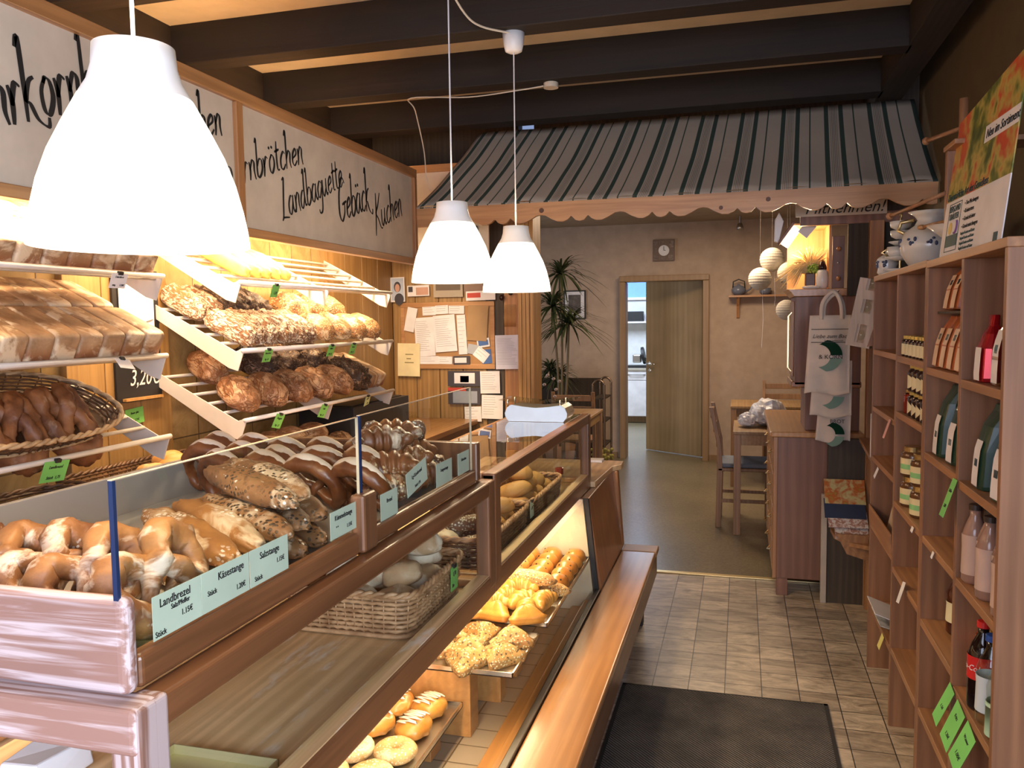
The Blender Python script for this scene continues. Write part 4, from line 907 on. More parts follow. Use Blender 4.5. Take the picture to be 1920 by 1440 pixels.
# second compartment: dark pretzels leaning in rows, croissants and seeded sticks
n_ = 0
for r_, (y, x0, cnt, zz) in enumerate(((1.62, -.81, 4, 0), (1.75, -.86, 5, 0), (1.88, -.92, 5, 0))):
    for i in range(cnt):
        x = x0 - i * .105 if r_ else x0 - i * .115
        K['pretzel'].put((x, y + random.uniform(-.01, .01), zf + .068 + zz), rm(('Z', -12 + random.uniform(-10, 10)), ('X', -66 + random.uniform(-7, 7)), ('Y', random.uniform(-6, 6))), 'dark split pretzel, %s row behind divider board, %s from the glass' % (('front', 'middle', 'back')[r_], ORD[i]), 'pretzel', 'dark pretzels in the tray box', (.80, .80, .95), floor=zf)
for i, (x, y, z, rz) in enumerate(((-.77, 1.70, 0, 70), (-.78, 1.80, 0, 60), (-.77, 1.90, 0, 65), (-.80, 2.0, 0, 75), (-.87, 1.95, 0, 40), (-.97, 1.97, 0, 20), (-.79, 1.75, .045, 30), (-.80, 1.86, .045, 40), (-.82, 1.95, .05, 60), (-.90, 1.90, .05, 20), (-.84, 1.83, .095, 40), (-.86, 1.93, .098, 30))):
    K['lyecr'].put((x, y, zf + z), (random.uniform(-10, 10), 0, rz), 'brown lye croissant by second glass guard, %s layer, %s from the front' % (('lower', 'middle', 'top')[0 if z == 0 else (1 if z < .06 else 2)], ORD[i if z == 0 else (i - 6 if z < .06 else i - 10)]), 'croissant', 'lye croissants in the tray box', 1, floor=zf + z)
for i, (x, y, z, rz, ry) in enumerate(((-.79, 2.05, .04, -65, -14), (-.90, 2.05, .05, -60, -22), (-.97, 2.02, .06, -50, -20), (-1.05, 2.04, .05, -60, -14), (-.93, 1.97, .115, -70, -25), (-.84, 2.03, .105, -60, -28))):
    K['lyest'].put((x, y, zf + z), (0, ry, rz), 'seeded dark stick at far end of tray box, %s' % ('%s from the glass, lower layer' % ORD[i] if i < 4 else ('upper layer, left one' if i == 4 else 'upper layer, right one')), 'bread stick', 'seeded dark sticks in the tray box', 1, floor=zf + z - .035)
# shop cards on the glass guards
def frontcard(label, y0, y1, zt, zb, lines, mat=palegreen, tilt=0, x=-.6975):
    T = frame((x, (y0 + y1) / 2, zt), (0, 1, 0), (0, 0, 1)) @ Matrix.Rotation(R(tilt), 4, 'Z')
    t = thing('price_label', label, 'price label', (x, (y0 + y1) / 2, zb), 'pale green price labels on the tray box')
    w, h = y1 - y0, zt - zb
    MB().box(-w / 2, w / 2, -h, 0, 0, .0006, T=T).build('card', mat, t)
    for tx, px, py, s_ in lines: text_mesh('writing', tx, s_, ink, t, T @ Matrix.Translation((px * w, -h * py, .001)), align='CENTER', xs=.88)
frontcard('pale green price label reading Landbrezel at the near end of the glass guard', .833, .928, 1.216, 1.160, [('Landbrezel', -.05, .30, .0155), ('Salz/Pfeffer', .05, .46, .0095), ('1.15€', .18, .72, .011), ('Stück', -.36, .94, .0105)])
frontcard('pale green price label reading Käsestange on the glass guard', .929, 1.04, 1.216, 1.160, [('Käsestange', .1, .34, .0155), ('1.20€', .30, .82, .011), ('Stück', -.30, .62, .0105)])
frontcard('pale green price label reading Salzstange on the glass guard', 1.042, 1.148, 1.216, 1.160, [('Salzstange', 0, .34, .015), ('1.15€', .28, .66, .011), ('Stück', -.3, .88, .0105)])
frontcard('pale green price label reading Kümmelstange beside the divider block', 1.29, 1.39, 1.216, 1.166, [('Kümmelstange', 0, .36, .013), ('1.15€', .22, .80, .010), ('" "', -.25, .72, .010)])
frontcard('tilted pale green price label reading Lg-Käsebrezel on the second glass guard', 1.63, 1.75, 1.232, 1.178, [('Lg-Käsebrezel', 0, .40, .012), ('Stück 1.95', 0, .85, .009)], tilt=10)
frontcard('faded pale green price label right of the divider on the second guard', 1.50, 1.585, 1.205, 1.150, [('Brezel', 0, .4, .012)])
frontcard('faded pale green price label in the right half of the second guard', 1.815, 1.925, 1.212, 1.156, [('Laugenstange', 0, .4, .011)])
frontcard('faded pale green price label at the far end of the second guard', 1.97, 2.06, 1.212, 1.156, [('Hörnchen', 0, .4, .011)])

# ================================================================ INSIDE THE GLASS CABINETS
basket('light wicker basket of floury grain rolls inside the near glass cabinet', (-.895, 1.903, .813), .158, .18, .108, wick_l, wick_l, 9, .014, 9, step=.013)
for i, (x, y, z, rz) in enumerate(((-.80, 1.77, 0, 10), (-.90, 1.76, 0, 60), (-1.0, 1.78, 0, 20), (-.79, 1.88, 0, 80), (-.90, 1.87, 0, 30), (-1.0, 1.89, 0, 0), (-.80, 1.80, 1, 15), (-.90, 1.80, 1, 70), (-.82, 1.91, 1, 40), (-.93, 1.90, 1, 10), (-.99, 1.82, 1, 40), (-.87, 1.85, 2, 20), (-.79, 1.87, 2, -10))):
    K['broll'].put((x, y + .072 + (y - 1.83) * .6, .85 + z * .047), (random.uniform(-15, 15), random.uniform(-15, 15), rz), 'floury grain roll in light wicker basket, %s layer, %s from left' % (('bottom', 'middle', 'top')[z], ORD[(i, i - 6, i - 11)[z]]), 'bread roll', 'grain rolls in the light wicker basket', 1.0)
card('green price card clipped to the light wicker basket in the near cabinet', frame((-.713, 1.97, .92), (0, 1, 0), (0, 0, 1)), .05, .062, green, [('1,70', 0, .4, .25), ('Bio', -.2, .85, .2)], group='green cards inside the glass cabinets', clip=True)
bt = thing('brass_tray', 'shallow empty brass coloured metal tray on the worn counter in the near cabinet', 'tray', (-.82, 1.0, .813))
bm = flat('brass_tray_metal', (.62, .55, .32), .35, .6)
MB().box(-.935, -.735, .86, 1.155, .8135, .8155).build('bottom', bm, bt)
MB().box(-.937, -.935, .86, 1.157, .8135, .832).box(-.735, -.733, .86, 1.157, .8135, .832).box(-.937, -.733, 1.155, 1.157, .8135, .832).box(-.937, -.733, .858, .86, .8135, .832).build('rim', bm, bt)
tag(MB().add([(-1.14, .98, .8135), (-1.05, .98, .8135), (-1.05, 1.10, .8135), (-1.14, 1.10, .8135), (-1.13, .99, .86), (-1.06, .99, .865), (-1.055, 1.095, .858), (-1.135, 1.095, .866)], [(0, 3, 2, 1), (4, 5, 6, 7), (0, 1, 5, 4), (1, 2, 6, 5), (2, 3, 7, 6), (3, 0, 4, 7)]).build('paper_bag', paper, bevel=.004), 'white paper bag standing on the worn counter at the lower left corner', 'paper bag')
basket('dark wicker basket of brown breads in the near half of the far glass cabinet', (-.838, 2.50, .813), .122, .25, .10, wick_d, wick_l, 9, .008, 8, step=.014)
basket('dark wicker basket of pale rolls in the far half of the far glass cabinet', (-.838, 3.04, .813), .122, .26, .10, wick_d, wick_l, 9, .008, 8, step=.014)
for i, (k_, x, y, z, rz) in enumerate((('lyest', -.79, 2.32, .05, 70), ('broll', -.88, 2.33, .05, 0), ('lyest', -.79, 2.45, .05, 60), ('broll', -.89, 2.46, .05, 40), ('roll', -.80, 2.58, .05, 30), ('broll', -.90, 2.60, .05, 70), ('roll', -.79, 2.68, .05, 80), ('lyest', -.80, 2.40, .10, 30), ('roll', -.82, 2.55, .10, 100), ('roll', -.79, 2.64, .10, 20), ('brownround', -.88, 2.44, .10, 10))):
    K[k_].put((x, y, .80 + z), (0, 0, rz), 'brown roll in nearer basket of far cabinet, %s layer, %s from front' % ('lower' if z < .06 else 'upper', ORD[i if z < .06 else i - 7]), 'bread', 'breads in the far glass cabinet', (.9, .9, 1) if k_ == 'brownround' else 1.05)
for i, (x, y, z, rz) in enumerate(((-.79, 2.86, 0, 70), (-.88, 2.88, 0, 20), (-.79, 2.98, 0, 50), (-.88, 3.0, 0, 80), (-.79, 3.10, 0, 90), (-.88, 3.13, 0, 40), (-.79, 3.22, 0, 70), (-.80, 2.90, 1, 30), (-.80, 3.02, 1, 80), (-.81, 3.13, 1, 60), (-.80, 2.97, 2, 100))):
    K['roll'].put((x, y, .85 + z * .048), (random.uniform(-8, 8), random.uniform(-15, 15), rz), 'pale roll in farther basket of far cabinet, %s layer, %s from front' % (('lower', 'middle', 'top')[z], ORD[(i, i - 7, i - 10)[z]]), 'bread roll', 'pale rolls in the far glass cabinet', (1.3, 1.25, 1.15))
for i, y in enumerate((2.96, 3.14)):
    K['brownround'].put((-.915, y, .90), (0, 0, 90), 'big orange brown loaf at the back of the far cabinet, the %s one' % ('near', 'far')[i], 'bread loaf', 'loaves at the back of the far cabinet', (.95, .85, .9))
for lab, y, mat_ in (('green price card on the nearer basket in the far glass cabinet', 2.56, green), ('pale green price card between the two baskets in the far glass cabinet', 2.79, palegreen), ('green price card on the farther basket in the far glass cabinet', 3.14, green)):
    card(lab, frame((-.712, y, .913), (0, 1, 0), (0, 0, 1)), .052, .058, mat_, [('1,10', 0, .5, .25)], group='green cards inside the glass cabinets', clip=True)

# ================================================================ SHOWCASE TRAYS
def tray(label, x0, x1, y0, y1, z, sup=True):
    t = thing('baking_tray', label, 'baking tray', ((x0 + x1) / 2, (y0 + y1) / 2, z), 'baking trays in the showcase')
    MB().box(x0, x1, y0, y1, z, z + .003).build('tray_bottom', steel, t)
    e = .004
    MB().box(x0, x0 + e, y0, y1, z, z + .016).box(x1 - e, x1, y0, y1, z, z + .016).box(x0, x1, y0, y0 + e, z, z + .016).box(x0, x1, y1 - e, y1, z, z + .016).build('tray_rim', chrome, t)
def stand(label, x0, x1, y0, y1, z0, z1):
    tag(MB().box(x0, x1, y0, y1, z0 + .0008, z1 - .0008).build('wooden_block', cuptop, bevel=.003), label, 'wooden block', 'wooden blocks under the trays')
tray('far baking tray with raisin buns and seeded sticks in the showcase', -1.06, -.615, 2.95, 3.40, .53)
tray('second baking tray from the far end, with croissants, in the showcase', -1.06, -.615, 2.60, 2.94, .53)
tray('third baking tray from the far end, with seeded triangle pastries', -1.09, -.64, 2.26, 2.585, .50)
tray('lowest and nearest baking tray, with glazed pastries and bagels', -1.25, -.795, 1.60, 2.25, .40)
for lab, a in (('wooden block under the far baking tray', (-1.0, -.75, 3.25, 3.33, .30, .53)), ('wooden block under the second baking tray', (-1.0, -.75, 2.70, 2.78, .30, .53)), ('wooden block under the far edge of the seeded triangles tray', (-1.0, -.75, 2.50, 2.56, .30, .50)),
               ('stepped wooden block between the lowest tray and the seeded triangles tray', (-1.05, -.775, 2.262, 2.34, .30, .50)), ('low wooden block under the far edge of the lowest tray', (-1.1, -.84, 2.10, 2.18, .30, .40)), ('low wooden block under the near edge of the lowest tray', (-1.1, -.84, 1.66, 1.74, .30, .40))):
    stand(lab, *a)
for c_, x in enumerate((-.665, -.765, -.865)):
    for i in range(5 - (c_ == 2)):
        K['bun'].put((x, 3.34 - i * .088, .533 + .0), (0, 0, 40 * i + 17 * c_), 'raisin bun on far tray, %s column from glass, %s from far end' % (ORD[c_], ORD[i]), 'bun', 'raisin buns on the far tray', 1.02)
for i, (x, y, z, rz) in enumerate(((-.72, 2.895, .533, 6), (-.76, 2.865, .585, -8), (-.86, 2.93, .56, 20))):
    K['seedstick'].put((x, y, z), (0, 0, rz), ('long seeded stick lying on the tray in front of the raisin buns', 'long seeded stick on top of the other one before the raisin buns', 'long seeded stick behind the two others')[i], 'bread stick', 'seeded sticks in the showcase', 1)
for i, (x, y, z, rz) in enumerate(((-.66, 2.76, 0, 80), (-.735, 2.75, 0, 50), (-.81, 2.76, 0, 40), (-.88, 2.77, 0, 20), (-.69, 2.67, 0, 110), (-.77, 2.82, .02, 15), (-.84, 2.69, 0, 30))):
    K['crois'].put((x, y, .534 + z), (0, 0, rz), 'golden croissant on the second tray, %s' % ('far row, %s from the glass' % ORD[i] if i < 4 else ('near row next to the glass', 'lying across the far row', 'near row away from the glass')[i - 4]), 'croissant', 'golden croissants in the showcase', 1)
for i, (x, y, rz) in enumerate(((-.69, 2.60, 30), (-.80, 2.61, -10), (-.90, 2.60, 20))):
    K['plaintri'].put((x, y, .545), (-5, 0, rz), 'smooth golden triangle pastry behind the seeded ones, %s from the glass' % ORD[i], 'pastry', 'smooth triangle pastries', 1.05)
for i, (x, y, rz) in enumerate(((-.71, 2.50, 20), (-.82, 2.51, 80), (-.93, 2.50, 10), (-.705, 2.36, 50), (-.815, 2.385, 0), (-.915, 2.37, 30), (-.80, 2.29, 70))):
    K['tri'].put((x, y, .504), (0, 0, rz), 'seeded triangle pastry on third tray, %s row, %s from glass' % (('far', 'middle', 'near')[i // 3], ORD[i % 3]), 'pastry', 'seeded triangle pastries', 1.12)
for i, (x, y, rz) in enumerate(((-.87, 2.17, 70), (-.97, 2.17, 100), (-.87, 2.05, 80), (-.98, 2.04, 60), (-1.08, 2.10, 80))):
    K['glazed'].put((x, y, .404), (0, 0, rz), 'golden pastry with white sugar lines on the lowest tray, %s' % ('far row, right', 'far row, left', 'near row, right', 'near row, left', 'leftmost')[i], 'pastry', 'glazed pastries', 1)
for i, (x, y) in enumerate(((-.87, 1.925), (-.985, 1.91), (-.88, 1.80), (-1.0, 1.79), (-1.10, 1.95))):
    K['bagel'].put((x, y, .404), (0, 0, 40 * i), 'pale seeded bagel on the lowest tray, %s' % ('far row, right', 'far row, left', 'near row, right', 'near row, left', 'leftmost')[i], 'bagel', 'seeded bagels', 1)

# ================================================================ RIGHT HAND SHELVES
XF, XB = .55, .862
def shelfunit(label, y0, y1, div, ztop, bays):
    t = thing('open_shelf', label, 'shelf', ((XF + XB) / 2, (y0 + y1) / 2, 0))
    th = .022
    for y in (y0, y1 - th): MB().box(XF, XB, y, y + th, 0, ztop - th).build('side_panel', shelfz, t, bevel=.0015)
    MB().box(XF, XB, div - th / 2, div + th / 2, 0, ztop - th).build('divider', shelfz, t, bevel=.0015)
    MB().box(XF - .002, XB, y0, y1, ztop - th, ztop).build('top_board', shelfy, t, bevel=.0015)
    for (a, b_, zs) in bays:
        for z in zs: MB().box(XF + .001, XB, a, b_, z - th, z).build('shelf_board', shelfy, t, bevel=.0015)
    MB().box(XB - .006, XB, y0 + .01, y1 - .01, .05, ztop - th).build('back_board', shelfz, t)
    return t
shelfunit('nearer open pine shelf unit on the right, with tea bags and bottles', 2.00, 2.80, 2.375, 1.718,
          ((2.022, 2.364, (1.385, 1.12, .86, .565, .28)), (2.386, 2.778, (1.393, 1.13, .866, .60, .31))))
shelfunit('farther open pine shelf unit on the right, with jam and honey jars', 2.802, 3.85, 3.29, 1.722,
          ((2.824, 3.279, (1.406, 1.203, .868, .62, .307)), (3.301, 3.828, (1.41, 1.165, .95, .655, .30))))
tag(MB().box(XF + .02, .80, 2.40, 2.74, 1.556, 1.563).build('shelf_insert', brownw), 'thin dark insert board between the two layers of orange tea bags', 'board')
tag(MB().prism([(.552, .66), (.548, .735), (.543, .735), (.546, .66)], 'y', 3.30, 3.83).build('lip_board', shelfy), 'pine lip board at the front of the compartment holding the cloth bag', 'board')
cs = thing('corner_shelf', 'short corner shelf with jars behind the pine units', 'shelf', (.72, 4.1, 0))
MB().prism([(.60, 3.86), (.86, 3.86), (.86, 4.60), (.68, 4.60)], 'z', 1.17, 1.19).build('shelf_board', shelfy, cs)
MB().prism([(.56, 3.86), (.86, 3.86), (.86, 4.60), (.60, 4.60)], 'z', .90, .92).build('shelf_board', shelfy, cs)
MB().box(.64, .86, 4.60, 4.62, 0, 1.60).build('side_panel', pinez, cs)
# --- jars
lid_y = flat('yellow_lid', (.62, .50, .16), .3, .6); lid_g = flat('gold_lid', (.50, .36, .16), .25, .8); dk = flat('dark_jam', (.03, .012, .012), .12)
redj = flat('red_jam', (.22, .02, .01), .12); honey = flat('brown_spread', (.12, .05, .02), .15); clab = flat('cream_label', (.74, .68, .44), .6)
def jar(name, r, h, body, lid, lab=None, shape='band', lh=.012, labc=None):
    o = MB().lathe([(r * .9, 0), (r, .004), (r, h * .68), (r * .93, h * .78), (r * .72, h * .86), (r * .72, h - lh)], n=24).build(name, body, base=(0, 0, 0), smooth=True)
    e = MB().lathe([(r * .78, h - lh), (r * .80, h - lh + .001), (r * .80, h - .001), (r * .76, h)], n=24).build('lid', lid, base=(0, 0, 0)); e.parent = o
    if lab:
        m_ = MB(); n = 16
        for i in range(n + 1):
            a = R(180 + (i / n - .5) * (150 if shape == 'band' else 110)); c_ = (i / n - .5) * 2
            hh = h * .26 * (1 if shape == 'band' else max(.05, math.sqrt(max(0, 1 - c_ * c_)) if shape == 'round' else 1 - abs(c_) ** 1.6))
            for z in (h * .36 - hh, h * .36 + hh): m_.v.append((r * 1.012 * math.cos(a), r * 1.012 * math.sin(a), z))
        m_.f = [(2 * i, 2 * i + 1, 2 * i + 3, 2 * i + 2) for i in range(n)]; m_.m = [0] * n
        e = m_.build('label', lab, base=(0, 0, 0)); e.parent = o
    return o
gl = None
m, nt, b = newmat('green_yellow_label'); vv = N(nt, 'ShaderNodeTexCoord'); sp = N(nt, 'ShaderNodeSeparateXYZ'); nt.links.new(vv.outputs['Generated'], sp.inputs[0])
k = ramp(nt, sp.outputs[2], [(0, (.72, .62, .36)), (.3, (.25, .55, .22)), (.62, (.72, .62, .36))], 'CONSTANT'); nt.links.new(k, b.inputs['Base Color']); gy_lab = m
KJ = {'small': Kind(jar('honey_jar', .026, .075, dk, lid_y, clab, 'band')), 'jam': Kind(jar('jam_jar', .031, .085, dk, lid_y, clab, 'diamond')), 'jam2': Kind(jar('jam_jar', .034, .095, dk, lid_y, clab, 'round')),
      'red': Kind(jar('jam_jar', .036, .085, redj, lid_g)), 'gy': Kind(jar('spread_jar', .042, .108, honey, lid_g, gy_lab, 'band', .02)),
      'white': Kind(jar('storage_jar', .045, .105, jarglass, goldm)), 'spice': None}
for i in range(8):
    r_ = i % 2; q = i // 2
    KJ['small'].put((.585 + r_ * .058, 3.24 - q * .062 - r_ * .012, 1.406), label='small dark honey jar with cream label, %s row, %s from the far end' % ('back' if r_ else 'front', ORD[q]), cat='jar', group='honey jars on the upper jar shelf')
for i in range(5):
    KJ['small'].put((.585, 2.99 - i * .036 * 1.5, 1.406), label='small dark honey jar at the near end of the front row, %s from the gap' % ORD[i], cat='jar', group='honey jars on the upper jar shelf') if i < 3 else None
for i in range(4): KJ['jam'].put((.592, 3.12 - i * .072, 1.203), label='dark jam jar with diamond label, lower layer, %s from the far end' % ORD[i], cat='jar', group='jam jars on the middle jar shelf')
for i in range(4): KJ['jam2'].put((.596, 3.13 - i * .074, 1.290), label='dark jam jar with round cream label, upper layer, %s from the far end' % ORD[i], cat='jar', group='jam jars on the middle jar shelf', scale=(1, 1, .95))
KJ['red'].put((.60, 3.215, 1.203), label='red jam jar with gold lid beside the dark jars', cat='jar')
KJ['jam2'].put((.625, 3.235, 1.29), label='jam jar with orange and cream label standing behind on the red jar', cat='jar', scale=.9)
for i in range(8):
    q, up = i % 4, i // 4
    KJ['gy'].put((.60 + (q % 2) * .03, 3.20 - q * .088, .868 + up * .109), label='spread jar with green and yellow label, %s layer, %s from the far end' % ('top' if up else 'bottom', ORD[q]), cat='jar', group='spread jars')
for i, (x, y, z) in enumerate(((.66, 4.0, 1.19), (.68, 4.12, 1.19), (.70, 4.24, 1.19), (.66, 4.0, 1.296), (.68, 4.12, 1.296))):
    KJ['white'].put((x, y, z), label='pale storage jar on the corner shelf, %s' % ('lower row, near', 'lower row, middle', 'lower row, far', 'upper row, near', 'upper row, far')[i], cat='jar', group='storage jars on the corner shelf', scale=1)
tag(MB().box(.56, .62, 3.88, 3.95, .921, 1.12).build('paper_packet', paper, bevel=.004), 'white paper packet with a small animal picture on the corner shelf', 'packet')

# --- bags
def bag(name, w, d, h, mat, labs=(), top='fold', lean=0):
    """front faces -x; width along y"""
    n = 8; m_ = MB(); secs = [(0, 1, 1), (.05, 1.03, 1.05), (.45, 1, .98), (.75, .98, .70), (.92, .97, .25), (1, .96, .12)] if top == 'fold' else [(0, 1, 1), (.06, 1.05, 1.05), (.5, 1, .95), (.72, .8, .6), (.84, .35, .3), (1, .6, .25)]
    for z, a, b_ in secs:
        for k in range(16):
            t = 2 * math.pi * k / 16; c_, s_ = math.cos(t), math.sin(t); f = (abs(c_) ** 5 + abs(s_) ** 5) ** (-1 / 5)
            m_.v.append((d / 2 * b_ * f * c_ + lean * z * h + .002 * noise.noise((k, z * 9, w * 90)), w / 2 * a * f * s_, h * z))
    m_.f = [(j * 16 + k, j * 16 + (k + 1) % 16, (j + 1) * 16 + (k + 1) % 16, (j + 1) * 16 + k) for j in range(len(secs) - 1) for k in range(16)] + [tuple(range(16))[::-1], tuple(range((len(secs) - 1) * 16, len(secs) * 16))]
    m_.m = [0] * len(m_.f)
    o = m_.build(name, mat, base=(0, 0, 0), smooth=False, bevel=.002, seg=1)
    for nm, mt_, y0, y1, z0, z1 in labs:
        def X(z):
            zz = z / h
            for (za, _, ba), (zb, _, bb) in zip(secs, secs[1:]):
                if za <= zz <= zb: return -d / 2 * (ba + (bb - ba) * (zz - za) / (zb - za)) - .0022 + lean * z
        zs = [z0 + (z1 - z0) * i / 5 for i in range(6)]
        e = MB().add([(X(z), y, z) for z in zs for y in (y0, y1)], [(2 * i, 2 * i + 1, 2 * i + 3, 2 * i + 2) for i in range(5)]).build(nm, mt_, base=(0, 0, 0)); e.parent = o
    return o
orange = flat('orange_foil', (.50, .13, .035), .35); redfoil = flat('red_foil', (.42, .01, .015), .2, .4); dgreen = flat('dark_green_foil', (.018, .055, .032), .3); peach = flat('peach_label', (.78, .58, .42), .6); blueg = flat('teal_print', (.08, .16, .20), .6)
celloph = glassmat('cellophane', (.82, .76, .66), 1.6, .08)
ob = Kind(bag('tea_bag', .066, .075, .20, orange, [('label', peach, -.024, .024, .004, .15), ('print', blueg, -.013, .013, .105, .128), ('band', orange, -.024, .024, .082, .087)], 'fold', .0))
for i in range(2): ob.put((.62, 2.70 - i * .085, 1.564), (0, 8, 0), 'orange tea bag in the upper layer, the %s one' % ('far', 'near')[i], 'tea bag', 'orange tea bags', (1, 1, .68))
for i in range(4): ob.put((.60, 2.735 - i * .09, 1.394), (0, 6, 0), 'orange tea bag in the lower layer, %s from the far end' % ORD[i], 'tea bag', 'orange tea bags', (.95, 1.05, .78))
tag(bag('tea_bag', .075, .07, .165, redfoil, [('label', paper, -.03, .02, .004, .085)], 'neck'), 'shiny red tea bag with white label in the top near compartment', 'tea bag').location = (.60, 2.27, 1.386)
tag(bag('herb_bag', .08, .06, .175, celloph, [('label', paper, -.03, .018, .006, .13), ('print', blueg, -.018, .004, .075, .095), ('band', peach, -.03, .018, .06, .068)], 'neck'), 'clear bag of herbs with tied neck beside the red tea bag', 'herb bag').location = (.60, 2.145, 1.386)
cb = Kind(bag('coffee_bag', .10, .11, .225, dgreen, [('label', paper, -.03, .02, .008, .13), ('print', blueg, -.018, .008, .06, .08)], 'fold', .02))
cb.put((.62, 2.70, 1.131), label='dark green coffee bag with white label in the compartment below the orange bags', cat='coffee bag', group='dark green coffee bags', scale=(1, 1, .95))
cb.put((.625, 2.555, 1.131), (0, 0, 4), label='dark green coffee bag half hidden by the divider, below the orange bags', cat='coffee bag', group='dark green coffee bags', scale=(1, 1, .9))
cb.put((.62, 2.26, 1.121), label='dark green coffee bag with white label in the compartment below the red bag', cat='coffee bag', group='dark green coffee bags', scale=(1, 1, .93))
cb.put((.62, 2.10, 1.121), (0, 0, 5), label='dark green coffee bag nearest the end panel', cat='coffee bag', group='dark green coffee bags', scale=(1, .9, .93))
tag(bag('gift_bag', .16, .12, .235, celloph, [], 'neck'), 'crumpled clear cellophane gift bag in the far shelf compartment', 'gift bag').location = (.65, 3.47, 1.167)
cl = tag(MB().add([(x * (1 - z * .35) + .69, y * (1 - z * .5) + 3.50, .656 + z * .25) for z in (0, .35, .7, 1) for x, y in ((-.11, -.15), (.10, -.15), (.10, .15), (-.11, .15))], [(4 * j + k, 4 * j + (k + 1) % 4, 4 * j + 4 + (k + 1) % 4, 4 * j + 4 + k) for j in range(3) for k in range(4)] + [(12, 13, 14, 15), (3, 2, 1, 0)]).build('cloth_bag', flat('beige_cloth', (.52, .40, .28), .9), bevel=.02, seg=3), 'beige cloth bag standing behind the lip board in the far shelf unit', 'bag')

# --- bottles
def bottle(name, r, h, body, cap, lab, neck=.3, labz=(.25, .6), fill=None):
    o = MB().lathe([(r * .85, 0), (r, .008), (r * 1.0, h * .25), (r * .94, h * .45), (r, h * .62), (r * .75, h * .74), (r * neck, h * .86), (r * neck, h * .94)], n=24).build(name, body, base=(0, 0, 0), smooth=True)
    e = MB().lathe([(r * neck * 1.25, h * .93), (r * neck * 1.25, h * .995), (r * neck * 1.1, h)], n=18).build('cap', cap, base=(0, 0, 0)); e.parent = o
    if lab: e = MB().shell([(r * 1.03, h * labz[0]), (r * .985, h * .45), (r * 1.03, h * labz[1])], n=24).build('label', lab, base=(0, 0, 0), smooth=True); e.parent = o
    return o
pinkb = flat('cocoa_drink', (.34, .20, .15), .15); pinkl = flat('pink_brown_label', (.56, .40, .33), .5)
cocoa = Kind(bottle('drink_bottle', .030, .205, pinkb, flat('brown_cap', (.04, .025, .02), .4), pinkl, .42, (.12, .62)))
for i in range(5): cocoa.put((.585 + .018 * (i % 2), 2.325 - i * .066, .861), label='pinkish brown drink bottle with dark cap, %s from the far end of the row' % ORD[i], cat='bottle', group='drink bottles with dark caps')
colal = flat('red_bottle_label', (.62, .02, .02), .4)
cola = tag(bottle('cola_bottle', .034, .225, flat('cola', (.012, .005, .004), .06), flat('red_cap', (.6, .02, .02), .4), colal, .36, (.36, .62)), 'cola bottle with red cap and red label on the low bottle shelf', 'bottle'); cola.location = (.588, 2.235, .566)
def wraptext(o, body, r, z, size, ang, mat, sx=1.0):
    """white script wrapped round the label"""
    me = text_mesh('lettering', body, size, mat, None, None, shear=.35, align='CENTER', depth=.0, xs=sx)
    for v_ in me.data.vertices:
        a = R(ang) + v_.co.x / r; zz = v_.co.y + z
        v_.co = (r * math.cos(a), r * math.sin(a), zz)
    me.parent = o
wraptext(cola, 'Coca-Cola', .0357, .104, .021, 190, paper, .9)
tag(bottle('orange_soda_bottle', .032, .235, flat('orange_soda', (.55, .30, .03), .08), flat('orange_cap', (.85, .22, .02), .4), flat('orange_label', (.85, .20, .02), .5), .36, (.45, .68)), 'orange soda bottle with orange cap behind the cola bottle', 'bottle').location = (.625, 2.315, .566)
tag(bottle('water_bottle', .033, .22, jarglass, flat('blue_cap', (.02, .08, .35), .4), flat('pale_blue_label', (.6, .68, .75), .5), .38, (.15, .55)), 'clear bottle with blue cap and pale blue label next to the cola', 'bottle').location = (.587, 2.155, .566)
tag(bottle('water_bottle', .032, .20, jarglass, whitep, flat('green_white_label', (.45, .68, .50), .5), .38, (.05, .40)), 'clear bottle with green and white label nearest the end panel', 'bottle').location = (.587, 2.075, .566)
tag(bottle('syrup_bottle', .042, .20, flat('dark_syrup', (.06, .014, .008), .06), flat('gold_cap', (.5, .4, .2), .3, .7), clab, .4, (.2, .5)), 'dark brown syrup bottle with cream label alone on the lower middle shelf', 'bottle').location = (.64, 2.66, .601)

# --- cards on the shelves
def sh(label, y, z, w, h, mat, lines=(), tilt=0, x=.547, lean=-18):
    T = frame((x, y, z), (0, -1, 0), (0, 0, 1)) @ Matrix.Rotation(R(tilt), 4, 'Z') @ Matrix.Rotation(R(lean), 4, 'X')
    return card(label, T, w, h, mat, lines, group='price cards pinned to the pine shelves')
sh('green price card hanging below the coffee bag at the divider', 2.375, 1.12, .045, .105, green, [('Kaffee', 0, .35, .12), ('3.80', 0, .75, .12)], 2)
sh('green price card at the far end of the low bottle shelf', 2.345, .565, .05, .115, green, [('1.50', 0, .6, .12)], -14)
sh('green price card in the middle of the three on the low bottle shelf', 2.25, .555, .075, .115, green, [('Fritz', 0, .3, .13), ('1.20€', 0, .8, .13)], -10)
sh('green price card at the near end of the low bottle shelf', 2.15, .545, .075, .115, green, [('Wasser', 0, .3, .12), ('1.00€', 0, .75, .15)], -14)
sh('folded white card hanging from the empty shelf below the spread jars', 3.02, .64, .05, .075, paper, [], 12)
sh('small pink card under the gift bag shelf', 3.37, 1.16, .04, .075, flat('pink_card', (.75, .40, .35), .6), [], 3)
sh('small white tag on the second shelf of the far unit', 3.62, .93, .03, .045, paper, [], -12)
sh('small white tag on the shelf edge below the spread jars', 2.90, .862, .03, .018, paper, [])
sh('small white tag on the shelf edge under the coffee bag', 2.60, .862, .02, .02, paper, [])
sh('yellow card peeping out of the lowest far compartment', 3.42, .30, .05, .055, flat('yellow_card', (.75, .68, .20), .6), [])
